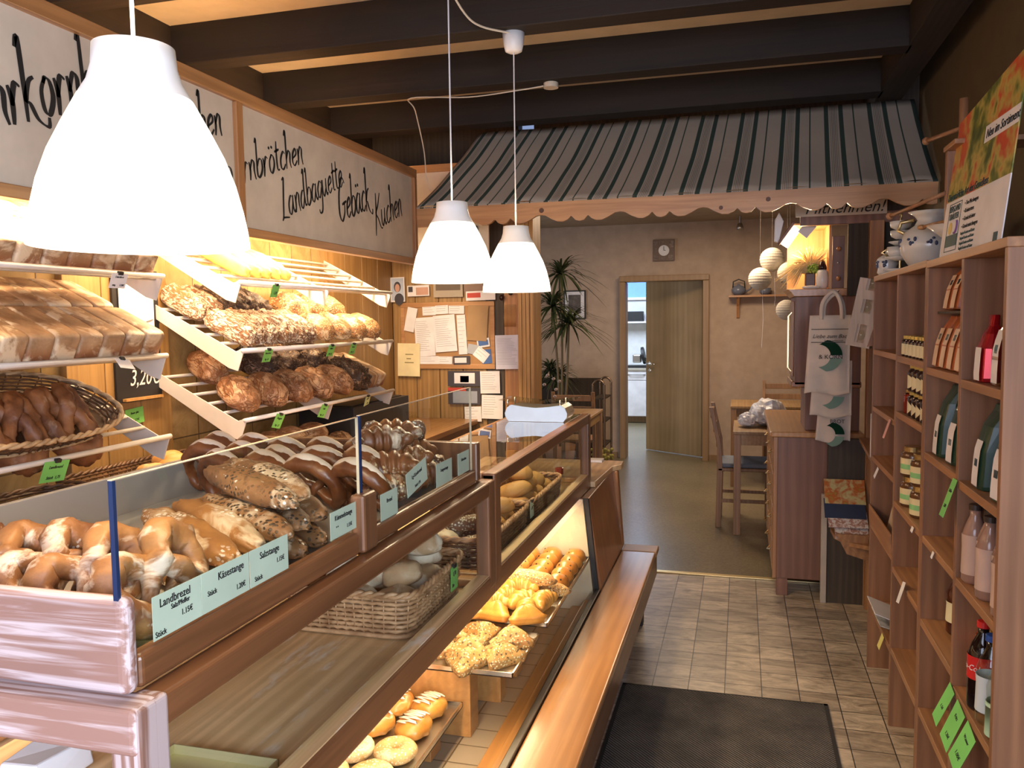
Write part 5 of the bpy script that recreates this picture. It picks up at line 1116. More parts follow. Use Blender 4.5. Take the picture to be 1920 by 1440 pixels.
# brochures
def brochure(label, T, w, h, th, mat, name='brochure', group='brochures'):
    o = MB().box(0, w, 0, h, 0, th, T=T).build(name, mat); return tag(o, label, 'brochure', group)
def paintmat(name, cols, scale=9, rough=.4, dist=1.0):
    m_, nt_, b_ = newmat(name); v_ = coords(nt_, (1, 1, 1)); n_ = mix(nt_, noise_t(nt_, v_, scale, 3, .55, dist), noise_t(nt_, v_, scale * 3, 2), .3)
    st_ = [(.28 + .44 * i / (len(cols) - 1), c_) for i, c_ in enumerate(cols)]
    nt_.links.new(ramp(nt_, n_, st_), b_.inputs['Base Color']); b_.inputs['Roughness'].default_value = rough; return m_
leafm = paintmat('autumn_leaf_print', [(.45, .42, .14), (.55, .50, .25), (.50, .12, .03), (.30, .35, .08)], 16)
navy = flat('navy_cover', (.035, .05, .10), .4); foodm = paintmat('food_print', [(.6, .6, .62), (.35, .12, .06), (.75, .72, .7), (.15, .10, .08)], 30)
gm = paintmat('green_white_print', [(.02, .07, .04), (.6, .6, .6), (.7, .7, .72)], 18)
br = thing('brochure_rack', 'rounded pine shelf holding a stack of brochures beside the cupboard', 'rack', (.52, 4.55, .42))
MB().prism([(.47, 4.655), (.62, 4.655), (.62, 4.30), (.53, 4.36), (.475, 4.5)], 'z', .40, .42).build('shelf_board', shelfy, br)
MB().prism([(.47, .46), (.52, .36), (.62, .33), (.62, .46)], 'y', 4.36, 4.375).build('front_board', shelfy, br)
for i, (lab, x, y, z, w, h, ax, mt_) in enumerate((('autumn leaf patterned brochure on top of the brochure rack', .43, 4.53, .575, .20, .16, 52, leafm), ('dark blue brochure in front of the autumn leaf one', .425, 4.47, .515, .20, .13, 45, navy),
        ('brochure with red food picture under the blue one', .44, 4.43, .475, .19, .12, 40, foodm), ('lowest brochure with a food picture in the rack', .47, 4.40, .425, .16, .12, 38, foodm))):
    brochure(lab, Matrix.Translation((x, y, z)) @ Matrix.Rotation(R(ax), 4, 'X'), w, h * .9, .006, mt_, group='brochures in the rack')
brochure('white leaflet sticking out of the lowest compartment of the far unit', Matrix.Translation((.52, 3.44, .375)) @ Matrix.Rotation(R(20), 4, 'Y'), .2, .22, .003, paper)
brochure('green and white printed leaflet in the lowest far compartment', Matrix.Translation((.535, 3.42, .335)) @ Matrix.Rotation(R(16), 4, 'Y'), .2, .22, .003, gm)

# ================================================================ ON TOP OF THE SHELVES
es = thing('display_stand', 'tall pine frame standing on the near shelf behind the herb poster', 'stand', (.68, 2.83, 1.72))
MB().box(.60, .72, 2.81, 2.835, 1.724, 2.05).build('side_board', shelfz, es, bevel=.002)
MB().box(.595, .86, 2.70, 2.84, 2.05, 2.065).build('top_board', shelfy, es, bevel=.002)
MB().tube([(.64, 2.80, 1.98), (.64, 2.80, 2.20)], .013, 14).build('round_post', shelfz, es, smooth=True)
MB().tube([(.64, 2.80, 2.115), (.585, 3.02, 2.125)], .007, 8).sphere((.583, 3.03, 2.125), .013).build('peg', shelfz, es, smooth=True)
MB().tube([(.60, 2.82, 1.925), (.50, 3.15, 1.90)], .007, 8).sphere((.498, 3.16, 1.90), .013).build('peg', shelfz, es, smooth=True)
# poster, leaning back to the right
PA = [(.605, 2.805, 1.722), (.60, 2.255, 1.722)]
Tp = frame((.585, 2.80, 1.724), (.03, -1, 0), (.11, 0, 1)) 
po = thing('herb_poster', 'tilted poster for herb teas with painted fruit and a white text panel', 'poster', (.62, 2.5, 1.722))
artm = paintmat('painted_fruit_print', [(.02, .03, .015), (.05, .07, .02), (.14, .17, .03), (.50, .40, .10), (.55, .07, .03), (.58, .14, .04), (.70, .55, .45)], 6.5, .4, .2)
MB().prism([(0, .165), (.56, .165), (.56, .47), (.02, .40)], 'z', 0, .003).move(Tp).build('fruit_picture', artm, po)
MB().prism([(0, 0), (.56, 0), (.56, .165), (.0, .165)], 'z', 0, .003).move(Tp).build('text_panel', paper, po)
MB().box(.30, .56, .285, .33, .003, .0035, T=Tp).build('white_band', paper, po)
ft = flat('dark_teal_ink', (.01, .06, .07), .6); yel = flat('yellow_print', (.75, .55, .15), .6); pur = flat('purple_print', (.20, .08, .30), .6)
text_mesh('lettering', 'Neu im Sortiment', .034, ink, po, Tp @ Matrix.Translation((.315, .295, .0045)), .2, 'LEFT')
text_mesh('lettering', 'Die natürliche Art des Genießens', .030, ft, po, Tp @ Matrix.Translation((.015, .168, .0045)), .2, 'LEFT', xs=.92)
text_mesh('lettering', 'BERGLAND', .026, ft, po, Tp @ Matrix.Translation((.11, .130, .0045)), 0, 'CENTER', xs=.8)
text_mesh('lettering', 'KRÄUTER', .026, ft, po, Tp @ Matrix.Translation((.11, .107, .0045)), 0, 'CENTER', xs=.85)
MB().box(.055, .165, .028, .062, .003, .0042, T=Tp).build('emblem_base', ft, po)
MB().lathe([(.018, 0), (.018, .001)], T=Tp @ Matrix.Translation((.085, .082, .0035)), n=20).build('emblem_sun', yel, po)
MB().tube([Tp @ Vector((.135 + .02 * math.cos(a * .2), .085 + .02 * math.sin(a * .2), .0045)) for a in range(-9, 5)], .003, 6).build('emblem_curve', pur, po)
fr_ = MB()
for x0, x1, y0, y1 in ((.048, .172, .153, .155), (.048, .172, .014, .016), (.048, .050, .014, .155), (.170, .172, .014, .155)): fr_.box(x0, x1, y0, y1, .003, .004, T=Tp)
fr_.build('emblem_frame', ft, po)
for i, tx in enumerate(('• Tee-Mischungen', '• Kräutertees', '• Gewürzkräuter', '• Gewürzmischungen')): text_mesh('lettering', tx, .017, ink, po, Tp @ Matrix.Translation((.205, .135 - i * .022, .0045)), .1, 'LEFT')
for i in range(4): text_mesh('lettering', 'Bergland Gewürze und Kräuter', .012, ft, po, Tp @ Matrix.Translation((.205, .052 - i * .014, .0045)), 0, 'LEFT', xs=.85)
MB().box(.50, .53, .004, .03, .003, .0042, T=Tp).build('green_square', ft, po)
# porcelain
porc = flat('porcelain', (.72, .71, .68), .15); blue = flat('blue_flower_print', (.06, .08, .16), .3)
def motif(t, c, r, z, angs):
    m_ = MB()
    for a in angs:
        for q in range(4):
            b_ = R(a + q * 5); zz = z + .010 * math.sin(q * 2.3 + a); m_.sphere((c[0] + r * math.cos(b_), c[1] + r * math.sin(b_), zz), .006, 8, 6, (1, 1, 1.5 if q % 2 else .8))
    m_.build('flower_print', blue, t, smooth=True)
tp = thing('porcelain_pitcher', 'large round white porcelain pitcher with small dark flowers on the shelf', 'pitcher', (.68, 3.42, 1.722))
c = (.68, 3.42, 1.724)
MB().lathe([(.055, 0), (.075, .02), (.10, .06), (.105, .10), (.09, .14), (.055, .165), (.045, .185), (.055, .20), (.078, .215)], c, 32).build('body', porc, tp, smooth=True)
MB().tube([(c[0] - .07, c[1] + .05, c[2] + .135), (c[0] - .10, c[1] + .07, c[2] + .155), (c[0] - .09, c[1] + .065, c[2] + .185), (c[0] - .05, c[1] + .04, c[2] + .19)], .007, 8).build('handle', goldm, tp, smooth=True)
motif(tp, c, .104, c[2] + .10, (170, 215, 255))
et = thing('tiered_cup_stand', 'two tier stand with white porcelain cups and saucers on the far shelf', 'cup stand', (.615, 3.64, 1.722)); c = (.615, 3.64, 1.724)
MB().tube([(c[0], c[1], c[2]), (c[0], c[1], c[2] + .215)], .004, 8).build('centre_rod', goldm, et)
tr_ = MB().tube([(c[0], c[1] + .014 * math.cos(a * .5), c[2] + .228 + .014 * math.sin(a * .5)) for a in range(13)], .003, 6).build('ring_handle', goldm, et, smooth=True)
for z, r_ in ((.0, .062), (.05, .056), (.11, .045)): MB().lathe([(r_ * .4, z), (r_, z + .014), (r_ * .97, z + .017), (r_ * .4, z + .005)], c, 28).build('saucer', porc, et, smooth=True)
for z, r_ in ((.135, .040), (.172, .042)): MB().shell([(r_ * .4, z), (r_ * .9, z + .012), (r_, z + .034), (r_ * .95, z + .034), (r_ * .8, z + .014), (.001, z + .006)], c, 24).build('cup', porc, et, smooth=True)
MB().shell([(.022, .06), (.036, .075), (.04, .105), (.038, .105), (.03, .075), (.001, .066)], (c[0] - .01, c[1], c[2]), 24).build('cup', porc, et, smooth=True)
MB().tube([(c[0] - .04, c[1] + .02, c[2] + .07), (c[0] - .065, c[1] + .03, c[2] + .085), (c[0] - .04, c[1] + .02, c[2] + .105)], .004, 6).build('cup_handle', goldm, et, smooth=True)
sb = thing('sugar_bowl', 'small lidded white sugar bowl with dark flowers at the far end of the shelf', 'sugar bowl', (.592, 3.80, 1.722)); c = (.592, 3.80, 1.723)
MB().lathe([(.028, 0), (.040, .012), (.036, .03), (.044, .05), (.040, .06)], c, 24).build('body', porc, sb, smooth=True)
MB().lathe([(.044, .06), (.035, .075), (.012, .088), (.006, .098), (.010, .106), (.002, .114)], c, 24).build('lid', porc, sb, smooth=True)
motif(sb, c, .042, c[2] + .045, (190, 240))
bw = thing('porcelain_bowl', 'wide white porcelain bowl on a brass ringed foot behind the pitcher', 'bowl', (.72, 3.08, 1.722)); c = (.72, 3.10, 1.724)
MB().lathe([(.05, 0), (.05, .004), (.012, .01), (.012, .07), (.06, .085), (.115, .13), (.11, .13), (.05, .095)], c, 28).build('bowl', porc, bw, smooth=True)
MB().tube([(.64, 3.0, 1.724), (.64, 3.0, 1.80)], .004, 8).build('brass_foot', goldm, bw)
sc_ = thing('wooden_scoop', 'small wooden scoop lying on the white bowl', 'scoop', (.65, 3.1, 1.86))
MB().tube([(.62, 3.22, 1.865), (.70, 3.05, 1.875)], .006, 8).sphere((.615, 3.235, 1.864), .016, sq=(1, 1, .6)).build('scoop', pinex, sc_, smooth=True)

# hanging wooden box rack with glasses
wr = thing('wooden_box_rack', 'tall whitewashed wooden box rack with three round holes leaning at the shelf end', 'rack', (.50, 3.95, 1.42))
lw = wood('limed_wood_z', (.52, .42, .34), (.40, .31, .24), 'z', rough=.6)
T = Matrix.Translation((.495, 3.93, 1.42)) @ Matrix.Rotation(R(-14), 4, 'Z') @ Matrix.Rotation(R(11), 4, 'Y')
MB().box(-.045, .0, -.03, -.02, 0, .30, T=T).build('side_board', lw, wr, bevel=.002)
MB().box(-.045, -.012, -.035, -.03, 0, .30, T=T).box(.028, .055, -.035, -.03, 0, .30, T=T).box(-.012, .028, -.035, -.03, .0, .02, T=T).box(-.012, .028, -.035, -.03, .10, .15, T=T).box(-.012, .028, -.035, -.03, .21, .25, T=T).build('front_board', lw, wr)
MB().box(.05, .055, -.03, .08, 0, .30, T=T).build('side_board', lw, wr)
MB().box(-.045, .055, .075, .08, 0, .30, T=T).build('back_board', lw, wr)
for z in (.03, .155, .26): MB().sphere((0, 0, 0), .022, sq=(.8, .6, 1.1)).move(T @ Matrix.Translation((.008, -.015, z + .022))).build('glass_jar', jarglass, wr, smooth=True)
bd = tag(MB().prism([(.53, 1.42), (.71, 1.455), (.60, 1.66)], 'y', 3.86, 3.872).build('wooden_board', shelfz), 'tilted triangular pine board behind the wooden box rack', 'board')

# ================================================================ TOTE BAGS
tote_m = flat('tote_cotton', (.66, .56, .47), .9, bumpy=60); tdg = flat('tote_dark_green', (.004, .035, .017), .9, spec=.2); tlg = flat('tote_sage_green', (.17, .28, .22), .7)
HOOKY = 4.60
def tote(label, cx, cy, w, z0, z1, skew, texts, handles=True, seed=0, crescent=True, cz=None):
    t = thing('tote_bag', label, 'tote bag', (cx, cy, z0), 'cotton tote bags hanging by the cupboard')
    m_ = MB(); nx, nz = 14, 18
    def S(u, v, side):
        b_ = .010 + .016 * math.sin(math.pi * u) * math.sin(math.pi * min(1, v * 1.1)); fold = .008 * math.sin(u * 9 + v * 4 + seed) * (1 - v * .4)
        return (cx + (u - .5) * w * (1 - .10 * v) + skew * (1 - v), cy - (b_ + fold if side else -b_ * .4), z0 + (z1 - z0) * v + .008 * math.sin(u * 7 + seed) * (1 - v))
    for side in (1, 0):
        for j in range(nz + 1):
            for i in range(nx + 1): m_.v.append(S(i / nx, j / nz, side))
    o_ = (nx + 1) * (nz + 1)
    m_.f = [(j * (nx + 1) + i, j * (nx + 1) + i + 1, (j + 1) * (nx + 1) + i + 1, (j + 1) * (nx + 1) + i) for j in range(nz) for i in range(nx)]
    m_.f += [tuple(q + o_ for q in f[::-1]) for f in m_.f]
    for j in range(nz):
        for i in (0, nx): m_.f.append((j * (nx + 1) + i, (j + 1) * (nx + 1) + i, (j + 1) * (nx + 1) + i + o_, j * (nx + 1) + i + o_))
    for i in range(nx):
        for j in (0, nz): m_.f.append((j * (nx + 1) + i, j * (nx + 1) + i + 1, j * (nx + 1) + i + 1 + o_, j * (nx + 1) + i + o_))
    m_.m = [0] * len(m_.f); m_.build('bag_body', tote_m, t, smooth=True)
    if handles:
        for dy, hx, zt in ((-.012, 0, .115), (.004, .012, .105)):
            P_ = [(cx - w * .20 + hx, cy + dy, z1 - .02), (cx - w * .17 + hx, cy + dy, z1 + zt * .55), (cx + .012 + hx, cy + dy, z1 + zt), (cx + w * .22 + hx, cy + dy, z1 + zt * .55), (cx + w * .26 + hx, cy + dy, z1 - .02)]
            MB().tube(catmull(P_, 6), .010, 8, flatz=1.0).build('handle', tote_m, t, smooth=True)
    MB().tube([(cx + .02, cy, z1 + (.10 if handles else -.01)), (cx + .04, cy + .02, z1 + (.12 if handles else .02)), (cx + .04, 4.68, z1 + (.12 if handles else .02))], .003, 6).build('hook', chrome, t)
    T_ = frame((cx + skew * .5, cy - .036, 0), (1, 0, 0), (0, 0, 1))
    if crescent:
        cz_ = cz or (z0 + z1) / 2; R1 = w * .37
        for nm, mt_, a0, a1 in (('dark_crescent', tdg, 2, 88), ('sage_crescent', tlg, -88, -8)):
            out = [(R1 * math.cos(R(a)), R1 * math.sin(R(a))) for a in range(a0, a1 + 1, 6)]
            inn = [(-.45 * R1 + R1 * .78 * math.cos(R(a)) * .95, R1 * .72 * math.sin(R(a))) for a in range(a0, a1 + 1, 6)][::-1]
            c2 = MB()
            n_ = len(out)
            for (p, q) in zip(out, inn[::-1]): c2.v += [tuple(T_ @ Vector((p[0] - .015, p[1] + cz_, 0))), tuple(T_ @ Vector((q[0] - .015, q[1] + cz_, 0)))]
            c2.f = [(2 * i, 2 * i + 1, 2 * i + 3, 2 * i + 2) for i in range(n_ - 1)]; c2.m = [0] * len(c2.f); c2.build(nm, mt_, t)
    for tx, x_, z_, s_, sh_ in texts: text_mesh('lettering', tx, s_, ink, t, T_ @ Matrix.Translation((x_, z_, .0015)), sh_, 'CENTER')
    for zz in ((z1 - .07, z1 - .135) if handles else ()): MB().box(-w * .40, w * .42, zz, zz + .003, 0, .0015, T=T_).build('printed_line', ink, t)
    return t
tote('lowest cotton tote bag, hanging almost to the cupboard top level', .475, 4.54, .17, .905, 1.20, -.012, [('BROT', .012, 1.005, .028, 0)], False, 2, True, .945)
tote('middle cotton tote bag with a sage green crescent at its foot', .45, 4.46, .20, 1.045, 1.33, -.008, [], False, 1, True, 1.16)
tote('front cotton tote bag with handles and green crescent reading & KORN', .425, 4.37, .21, 1.17, 1.56, -.012, [('& KORN', .008, 1.345, .030, 0), ('Liebe zum Backen', .02, 1.448, .027, .35), ('Qualität  Leidenschaft', .02, 1.432, .010, 0)], True, 0, True, 1.36)

# ================================================================ CUPBOARD AND NICHE
cbd = thing('chest_of_drawers', 'reddish brown chest of drawers with orange top beside the cafe opening', 'chest of drawers', (.40, 5.3, 0))
MB().box(.185, .63, 4.73, 5.85, .10, .895).build('body', cupb, cbd, bevel=.003)
MB().prism([(.165, 4.715), (.64, 4.715), (.64, 5.87), (.165, 5.87), (.155, 5.85), (.155, 4.735)], 'z', .895, .925).build('top', cuptop, cbd, bevel=.006, seg=3)
MB().box(.178, .20, 4.725, 4.76, .10, .895).build('corner_post', pinez, cbd, bevel=.003)
for y0, y1, z0, z1 in [(4.78 + j * .36, 5.11 + j * .36, .13 + i * .19, .30 + i * .19) for j in range(3) for i in range(4)]:
    d_ = MB().box(.176, .186, y0, y1, z0, z1).build('drawer', cuptop, cbd, bevel=.003)
    MB().tube([(.172, (y0 + y1) / 2 - .04, (z0 + z1) / 2), (.155, (y0 + y1) / 2, (z0 + z1) / 2 - .01), (.172, (y0 + y1) / 2 + .04, (z0 + z1) / 2)], .004, 6).build('handle', goldm, d_)
for x, y in ((.20, 4.74), (.20, 5.78), (.56, 4.74), (.56, 5.78)): MB().box(x, x + .06, y, y + .06, 0, .10).build('foot', cupb, cbd, bevel=.003)
tc = thing('corner_cabinet', 'tall narrow brown wooden cabinet with curved cornice standing on the chest of drawers', 'cabinet', (.46, 5.0, .926))
MB().box(.345, .625, 4.80, 5.16, .926, 1.18).build('lower_body', cupb, tc, bevel=.003)
MB().box(.285, .625, 4.78, 5.18, 1.18, 1.665).build('upper_body', cupb, tc, bevel=.003)
MB().prism([(4.78, 1.165), (5.18, 1.165), (5.18, 1.20), (4.78, 1.20)], 'x', .268, .63).build('waist_moulding', panelw, tc, bevel=.006, seg=3)
MB().box(.276, .286, 4.84, 5.12, 1.22, 1.64).build('door', panelw, tc, bevel=.004)
MB().tube([(.272, 4.87, 1.25), (.255, 4.87, 1.27), (.255, 4.87, 1.56), (.272, 4.87, 1.58)], .005, 6).build('handle', goldm, tc)
MB().prism([(.24, 1.705), (.635, 1.705), (.635, 1.665), (.275, 1.665), (.262, 1.685)], 'y', 4.75, 5.2).build('cornice', cuptop, tc, bevel=.003)
nb = thing('lit_niche', 'open wooden niche box lit warm orange above the tall cabinet', 'niche', (.37, 5.05, 1.706))
nw = wood('niche_wood_z', (.62, .34, .13), (.5, .26, .09), 'z', rough=.5)
MB().box(.26, .475, 5.19, 5.20, 1.707, 2.06).build('back_board', nw, nb)
MB().box(.462, .474, 4.86, 5.19, 1.707, 2.06).build('side_board', nw, nb)
MB().box(.26, .475, 4.86, 5.2, 2.06, 2.07).build('top_board', nw, nb)
kb = thing('knob_board', 'upright wooden board with brown knobs beside the lit niche', 'board', (.51, 4.84, 1.706))
MB().box(.476, .538, 4.83, 4.85, 1.707, 1.99).build('board', cupb, kb, bevel=.002)
for z in (1.76, 1.92): MB().sphere((.508, 4.82, z), .013).build('knob', panelw, kb, smooth=True)
MB().sphere((.505, 4.825, 1.845), .006).build('screw', chrome, kb, smooth=True)
light('niche_lamp_light', 'POINT', (.30, 5.0, 1.93), 6, (1, .72, .40), .03)
nl = thing('clamp_lamp', 'small bright box lamp tilted over the straw bouquet', 'lamp', (.27, 4.93, 1.95))
Tn = Matrix.Translation((.262, 4.90, 2.0)) @ Matrix.Rotation(R(35), 4, 'Y')
MB().box(-.022, .022, -.05, .05, -.055, .055, T=Tn).build('glowing_face', flat('lamp_face_glow', (1, .85, .65), .4, emit=9), nl, bevel=.004)
MB().box(-.04, -.024, -.055, .055, -.065, .07, T=Tn).build('housing', cupb, nl, bevel=.003)
tag(MB().box(-.03, .03, -.002, .002, -.04, .04, T=Matrix.Translation((.345, 4.84, 2.035)) @ Matrix.Rotation(R(40), 4, 'Y')).build('paper_tag', paper), 'square paper tag hanging tilted in front of the lit niche', 'tag')
tag(MB().prism([(.175, 1.98), (.20, 1.97), (.225, 2.09), (.20, 2.14), (.178, 2.10)], 'y', 4.90, 4.93).build('hanging_cloth', whitep, bevel=.003), 'narrow white cloth strip hanging left of the lit niche', 'cloth')
mi = thing('hanging_sign', 'white sign reading Mitnehmen in black script half hidden behind the scalloped board', 'sign', (.5, 4.89, 2.08))
MB().box(.275, .725, 4.69, 4.697, 2.085, 2.175).build('board', sign, mi)
text_mesh('lettering', 'Mitnehmen!', .085, ink, mi, frame((.515, 4.688, 2.098), (1, 0, 0), (0, 0, 1)), .35, 'CENTER', xs=.95)
# straw bouquet
bq = thing('straw_bouquet', 'dried golden straw bouquet in a brown pot under the lamp', 'bouquet', (.375, 4.97, 1.706))
MB().box(.345, .40, 4.93, 4.99, 1.706, 1.80).build('pot', flat('brown_pot', (.12, .045, .02), .4), bq, bevel=.006)
straw = flat('golden_straw', (.82, .62, .30), .7); mb = MB()
random.seed(3)
for i in range(420):
    a = random.uniform(20, 185) if i % 4 else random.uniform(10, 150); L_ = random.uniform(.09, .21) * (1 if 20 < a < 170 else .8); dy = random.uniform(-.07, .05)
    x1, z1 = .372 + L_ * math.cos(R(a)) * .95, 1.79 + L_ * math.sin(R(a)) * .85
    drp = -.07 * (1 if math.cos(R(a)) < 0 else .35) * abs(math.cos(R(a)))
    x1 = min(x1, .455)
    mb.tube([(.372, 4.96, 1.79), ((.372 + x1) / 2, 4.96 + dy * .5, (1.79 + z1) / 2 + .02), (x1, 4.96 + dy, z1 + drp)], [.0012, .0022, .0006], 4)
tag(mb.build('straw', straw, bq), kind='stuff')
mb = MB()
for i in range(140): a, r_ = random.uniform(0, 360), random.uniform(0, .045); mb.sphere((.40 + r_ * math.cos(R(a)), 4.93 + r_ * math.sin(R(a)) * .6, 1.80 + random.uniform(0, .045)), .006, 5, 4)
tag(mb.build('moss', flat('moss_green', (.30, .42, .06), .8), bq), kind='stuff')
gn = thing('gnome_figure', 'white round figurine with dark pointed hat beside the straw bouquet', 'figurine', (.432, 4.90, 1.706))
MB().lathe([(.022, 0), (.032, .02), (.034, .06), (.028, .095), (.02, .11)], (.432, 4.90, 1.706), 20).build('body', porc, gn, smooth=True)
MB().lathe([(.024, .108), (.022, .125), (.014, .15), (.003, .165)], (.432, 4.90, 1.706), 20).build('hat', dk, gn, smooth=True)
tag(MB().sphere((.37, 4.86, 1.716), .03, sq=(1.6, .8, .4)).build('white_dish', porc, smooth=True), 'small white dish at the foot of the straw bouquet', 'dish')

# ================================================================ CAFE
pl_ = flat('lantern_paper', (.62, .56, .46), .8)
for i, (x, y, z, r_, lab) in enumerate(((.153, 7.5, 1.89, .098, 'lowest left round white paper lantern in the cafe'), (.255, 7.6, 2.06, .104, 'highest round white paper lantern in the cafe'), (.395, 7.5, 1.93, .10, 'round paper lantern half hidden behind the straw bouquet'), (.385, 7.7, 1.62, .09, 'lowest right paper lantern peeping out beside the tall cabinet'))):
    t = thing('paper_lantern', lab, 'lantern', (x, y, z - r_), 'round paper lanterns in the cafe')
    pr = [(max(.012, r_ * math.sin(math.pi * k / 26) * (1 + (.012 if k % 2 else -.012))), -r_ * math.cos(math.pi * k / 26)) for k in range(1, 26)]
    MB().shell(pr, (x, y, z), 28).build('shade', pl_, t, smooth=False)
    MB().tube([(x, y, z + r_), (x, y, 2.6)], .001, 5).build('thread', flat('grey_thread', (.25, .22, .2), .8), t)
    if i < 2: MB().tube([(x + .02, y, z - r_), (x + .03, y, z - r_ - .25), (x + .02, y, z - r_ - (.5 if i == 0 else .3))], .004, 5, flatz=.3).build('ribbon', paper, t)
ws = thing('wall_shelf', 'small pine wall shelf on a bracket in the cafe', 'shelf', (.2, 9.1, 1.6))
MB().box(-.13, .70, 9.04, 9.2, 1.775, 1.795).build('board', pinex, ws)
MB().prism([(9.2, 1.775), (9.06, 1.775), (9.15, 1.68), (9.18, 1.56), (9.2, 1.55)], 'x', -.05, -.02).build('bracket', pinez, ws)
bl = flat('blue_white_china', (.16, .18, .24), .25)
t = thing('teapot', 'blue and white china teapot with arched handle on the wall shelf', 'teapot', (-.03, 9.12, 1.796))
MB().lathe([(.04, 0), (.07, .03), (.075, .06), (.05, .095), (.02, .105), (.012, .12)], (-.03, 9.12, 1.796), 20).build('body', bl, t, smooth=True)
MB().tube([(-.09, 9.12, 1.86), (-.085, 9.12, 1.94), (-.03, 9.12, 1.965), (.03, 9.12, 1.94), (.035, 9.12, 1.86)], .006, 6).build('handle', black, t, smooth=True)
MB().tube([(.04, 9.12, 1.83), (.09, 9.12, 1.86), (.105, 9.12, 1.89)], .009, 6).build('spout', bl, t, smooth=True)
tag(MB().lathe([(.03, 0), (.055, .02), (.06, .07), (.05, .07)], (.24, 9.12, 1.796), 20).build('china_cup', bl, smooth=True), 'small blue china cup in the middle of the wall shelf', 'cup')
tag(MB().box(.46, .76, 9.08, 9.16, 1.796, 1.83).lathe([(.03, 0), (.045, .02), (.045, .07)], (.52, 9.12, 1.83), 16).build('china_dish', bl, bevel=.004), 'low dark china dish at the right end of the wall shelf', 'dish')
cs2 = thing('ceiling_spot', 'small ceiling spotlight near the far wall of the cafe', 'lamp', (-.02, 8.9, 2.46))
MB().tube([(-.02, 8.9, 2.6), (-.02, 8.9, 2.53)], .012, 8).build('stem', steel, cs2); MB().lathe([(.02, .07), (.035, .03), (.036, .0)], (-.02, 8.9, 2.46), 16).build('head', steel, cs2, smooth=True)
MB().lathe([(.032, 0), (.001, -.004)], (-.02, 8.9, 2.468), 16).build('bulb', flat('spot_glow', (1, .8, .6), .4, emit=6), cs2)
pf = thing('picture_frame', 'black framed dark picture with white mount on the far wall', 'picture', (-1.81, 9.19, 1.56))
MB().box(-1.94, -1.69, 9.175, 9.198, 1.567, 1.89).build('frame', black, pf); MB().box(-1.925, -1.705, 9.172, 9.176, 1.582, 1.875).build('mount', paper, pf); MB().box(-1.885, -1.745, 9.169, 9.173, 1.63, 1.84).build('print', paintmat('dark_print', [(.05, .04, .035), (.16, .13, .11)], 14), pf)
ck = thing('wall_clock', 'square wall clock with photo collage frame above the door', 'clock', (-.82, 9.19, 2.18))
MB().box(-.937, -.706, 9.17, 9.198, 2.187, 2.421).build('frame', flat('clock_frame', (.16, .10, .07), .5), ck, bevel=.003)
MB().lathe([(.058, 0), (.058, .003)], T=Matrix.Translation((-.82, 9.169, 2.30)) @ Matrix.Rotation(R(90), 4, 'X'), n=28).build('dial', paper, ck)
mb = MB()
for x, z, w, h in ((-.93, 2.36, .05, .04), (-.87, 2.37, .05, .035), (-.76, 2.33, .045, .07), (-.93, 2.29, .04, .04), (-.93, 2.20, .05, .05), (-.77, 2.20, .05, .05), (-.86, 2.20, .06, .03)): mb.box(x, x + w, 9.166, 9.170, z, z + h)
mb.build('small_pictures', paintmat('tiny_photos', [(.05, .03, .02), (.3, .2, .15)], 25), ck)
MB().box(-.823, -.818, 9.163, 9.166, 2.30, 2.345).box(-.82, -.80, 9.163, 9.166, 2.299, 2.304).build('hands', black, ck)

def table(label, x0, x1, y0, y1, h=.75, mat=tablew, grp='cafe tables'):
    t = thing('cafe_table', label, 'table', ((x0 + x1) / 2, (y0 + y1) / 2, 0), grp)
    MB().box(x0, x1, y0, y1, h - .022, h).build('table_top', mat, t, bevel=.003)
    for a in ((x0 + .03, x1 - .03, y0 + .02, y0 + .04), (x0 + .03, x1 - .03, y1 - .04, y1 - .02), (x0 + .02, x0 + .04, y0 + .03, y1 - .03), (x1 - .04, x1 - .02, y0 + .03, y1 - .03)): MB().box(*a, h - .10, h - .022).build('apron', mat, t)
    for x in (x0 + .005, x1 - .055):
        for y in (y0 + .005, y1 - .055): MB().box(x, x + .05, y, y + .05, 0.002, h - .022).build('leg', chairw, t, bevel=.003)
table('nearer oak table at the right side of the cafe, partly behind the chest of drawers', -.05, .72, 6.0, 6.68)
table('farther oak table standing behind the nearer right one', -.09, .70, 7.75, 8.40)
table('oak table on the left side of the cafe near the metal trolley', -2.10, -1.20, 6.45, 7.35)
def chair(label, x, y, rz, cushion=True, grp=None):
    t = thing('cafe_chair', label, 'chair', (0, 0, 0), 'wooden cafe chairs')
    # built facing +x
    MB().box(-.19, .20, -.20, .20, .425, .45).build('seat', chairw, t, bevel=.006)
    for s_ in (-1, 1):
        MB().prism([(-.205, 0.002), (-.165, 0.002), (-.155, .44), (-.165, .62), (-.225, .90), (-.255, .90), (-.195, .62), (-.195, .44)], 'y', s_ * .185 - .015, s_ * .185 + .015).build('back_leg', chairw, t, bevel=.003)
        MB().box(.155, .19, s_ * .18 - .017, s_ * .18 + .017, 0.002, .425).build('front_leg', chairw, t, bevel=.003)
        MB().box(-.18, .17, s_ * .18 - .009, s_ * .18 + .009, .19, .215).build('stretcher', chairw, t)
    for z in (.845, .74, .63): MB().box(-.245 + (.845 - z) * .2, -.225 + (.845 - z) * .2, -.17, .17, z - .03, z + .025).build('back_slat', chairw, t, bevel=.004)
    if cushion: MB().box(-.18, .19, -.19, .19, .45, .485).build('cushion', flat('cushion_grey_blue', (.20, .22, .26), .9), t, bevel=.014, seg=3)
    t.location = (x, y, 0); t.rotation_euler = (0, 0, R(rz)); return t
chair('wooden chair with grey blue cushion at the left side of the nearer right table', .03, 6.40, 0)
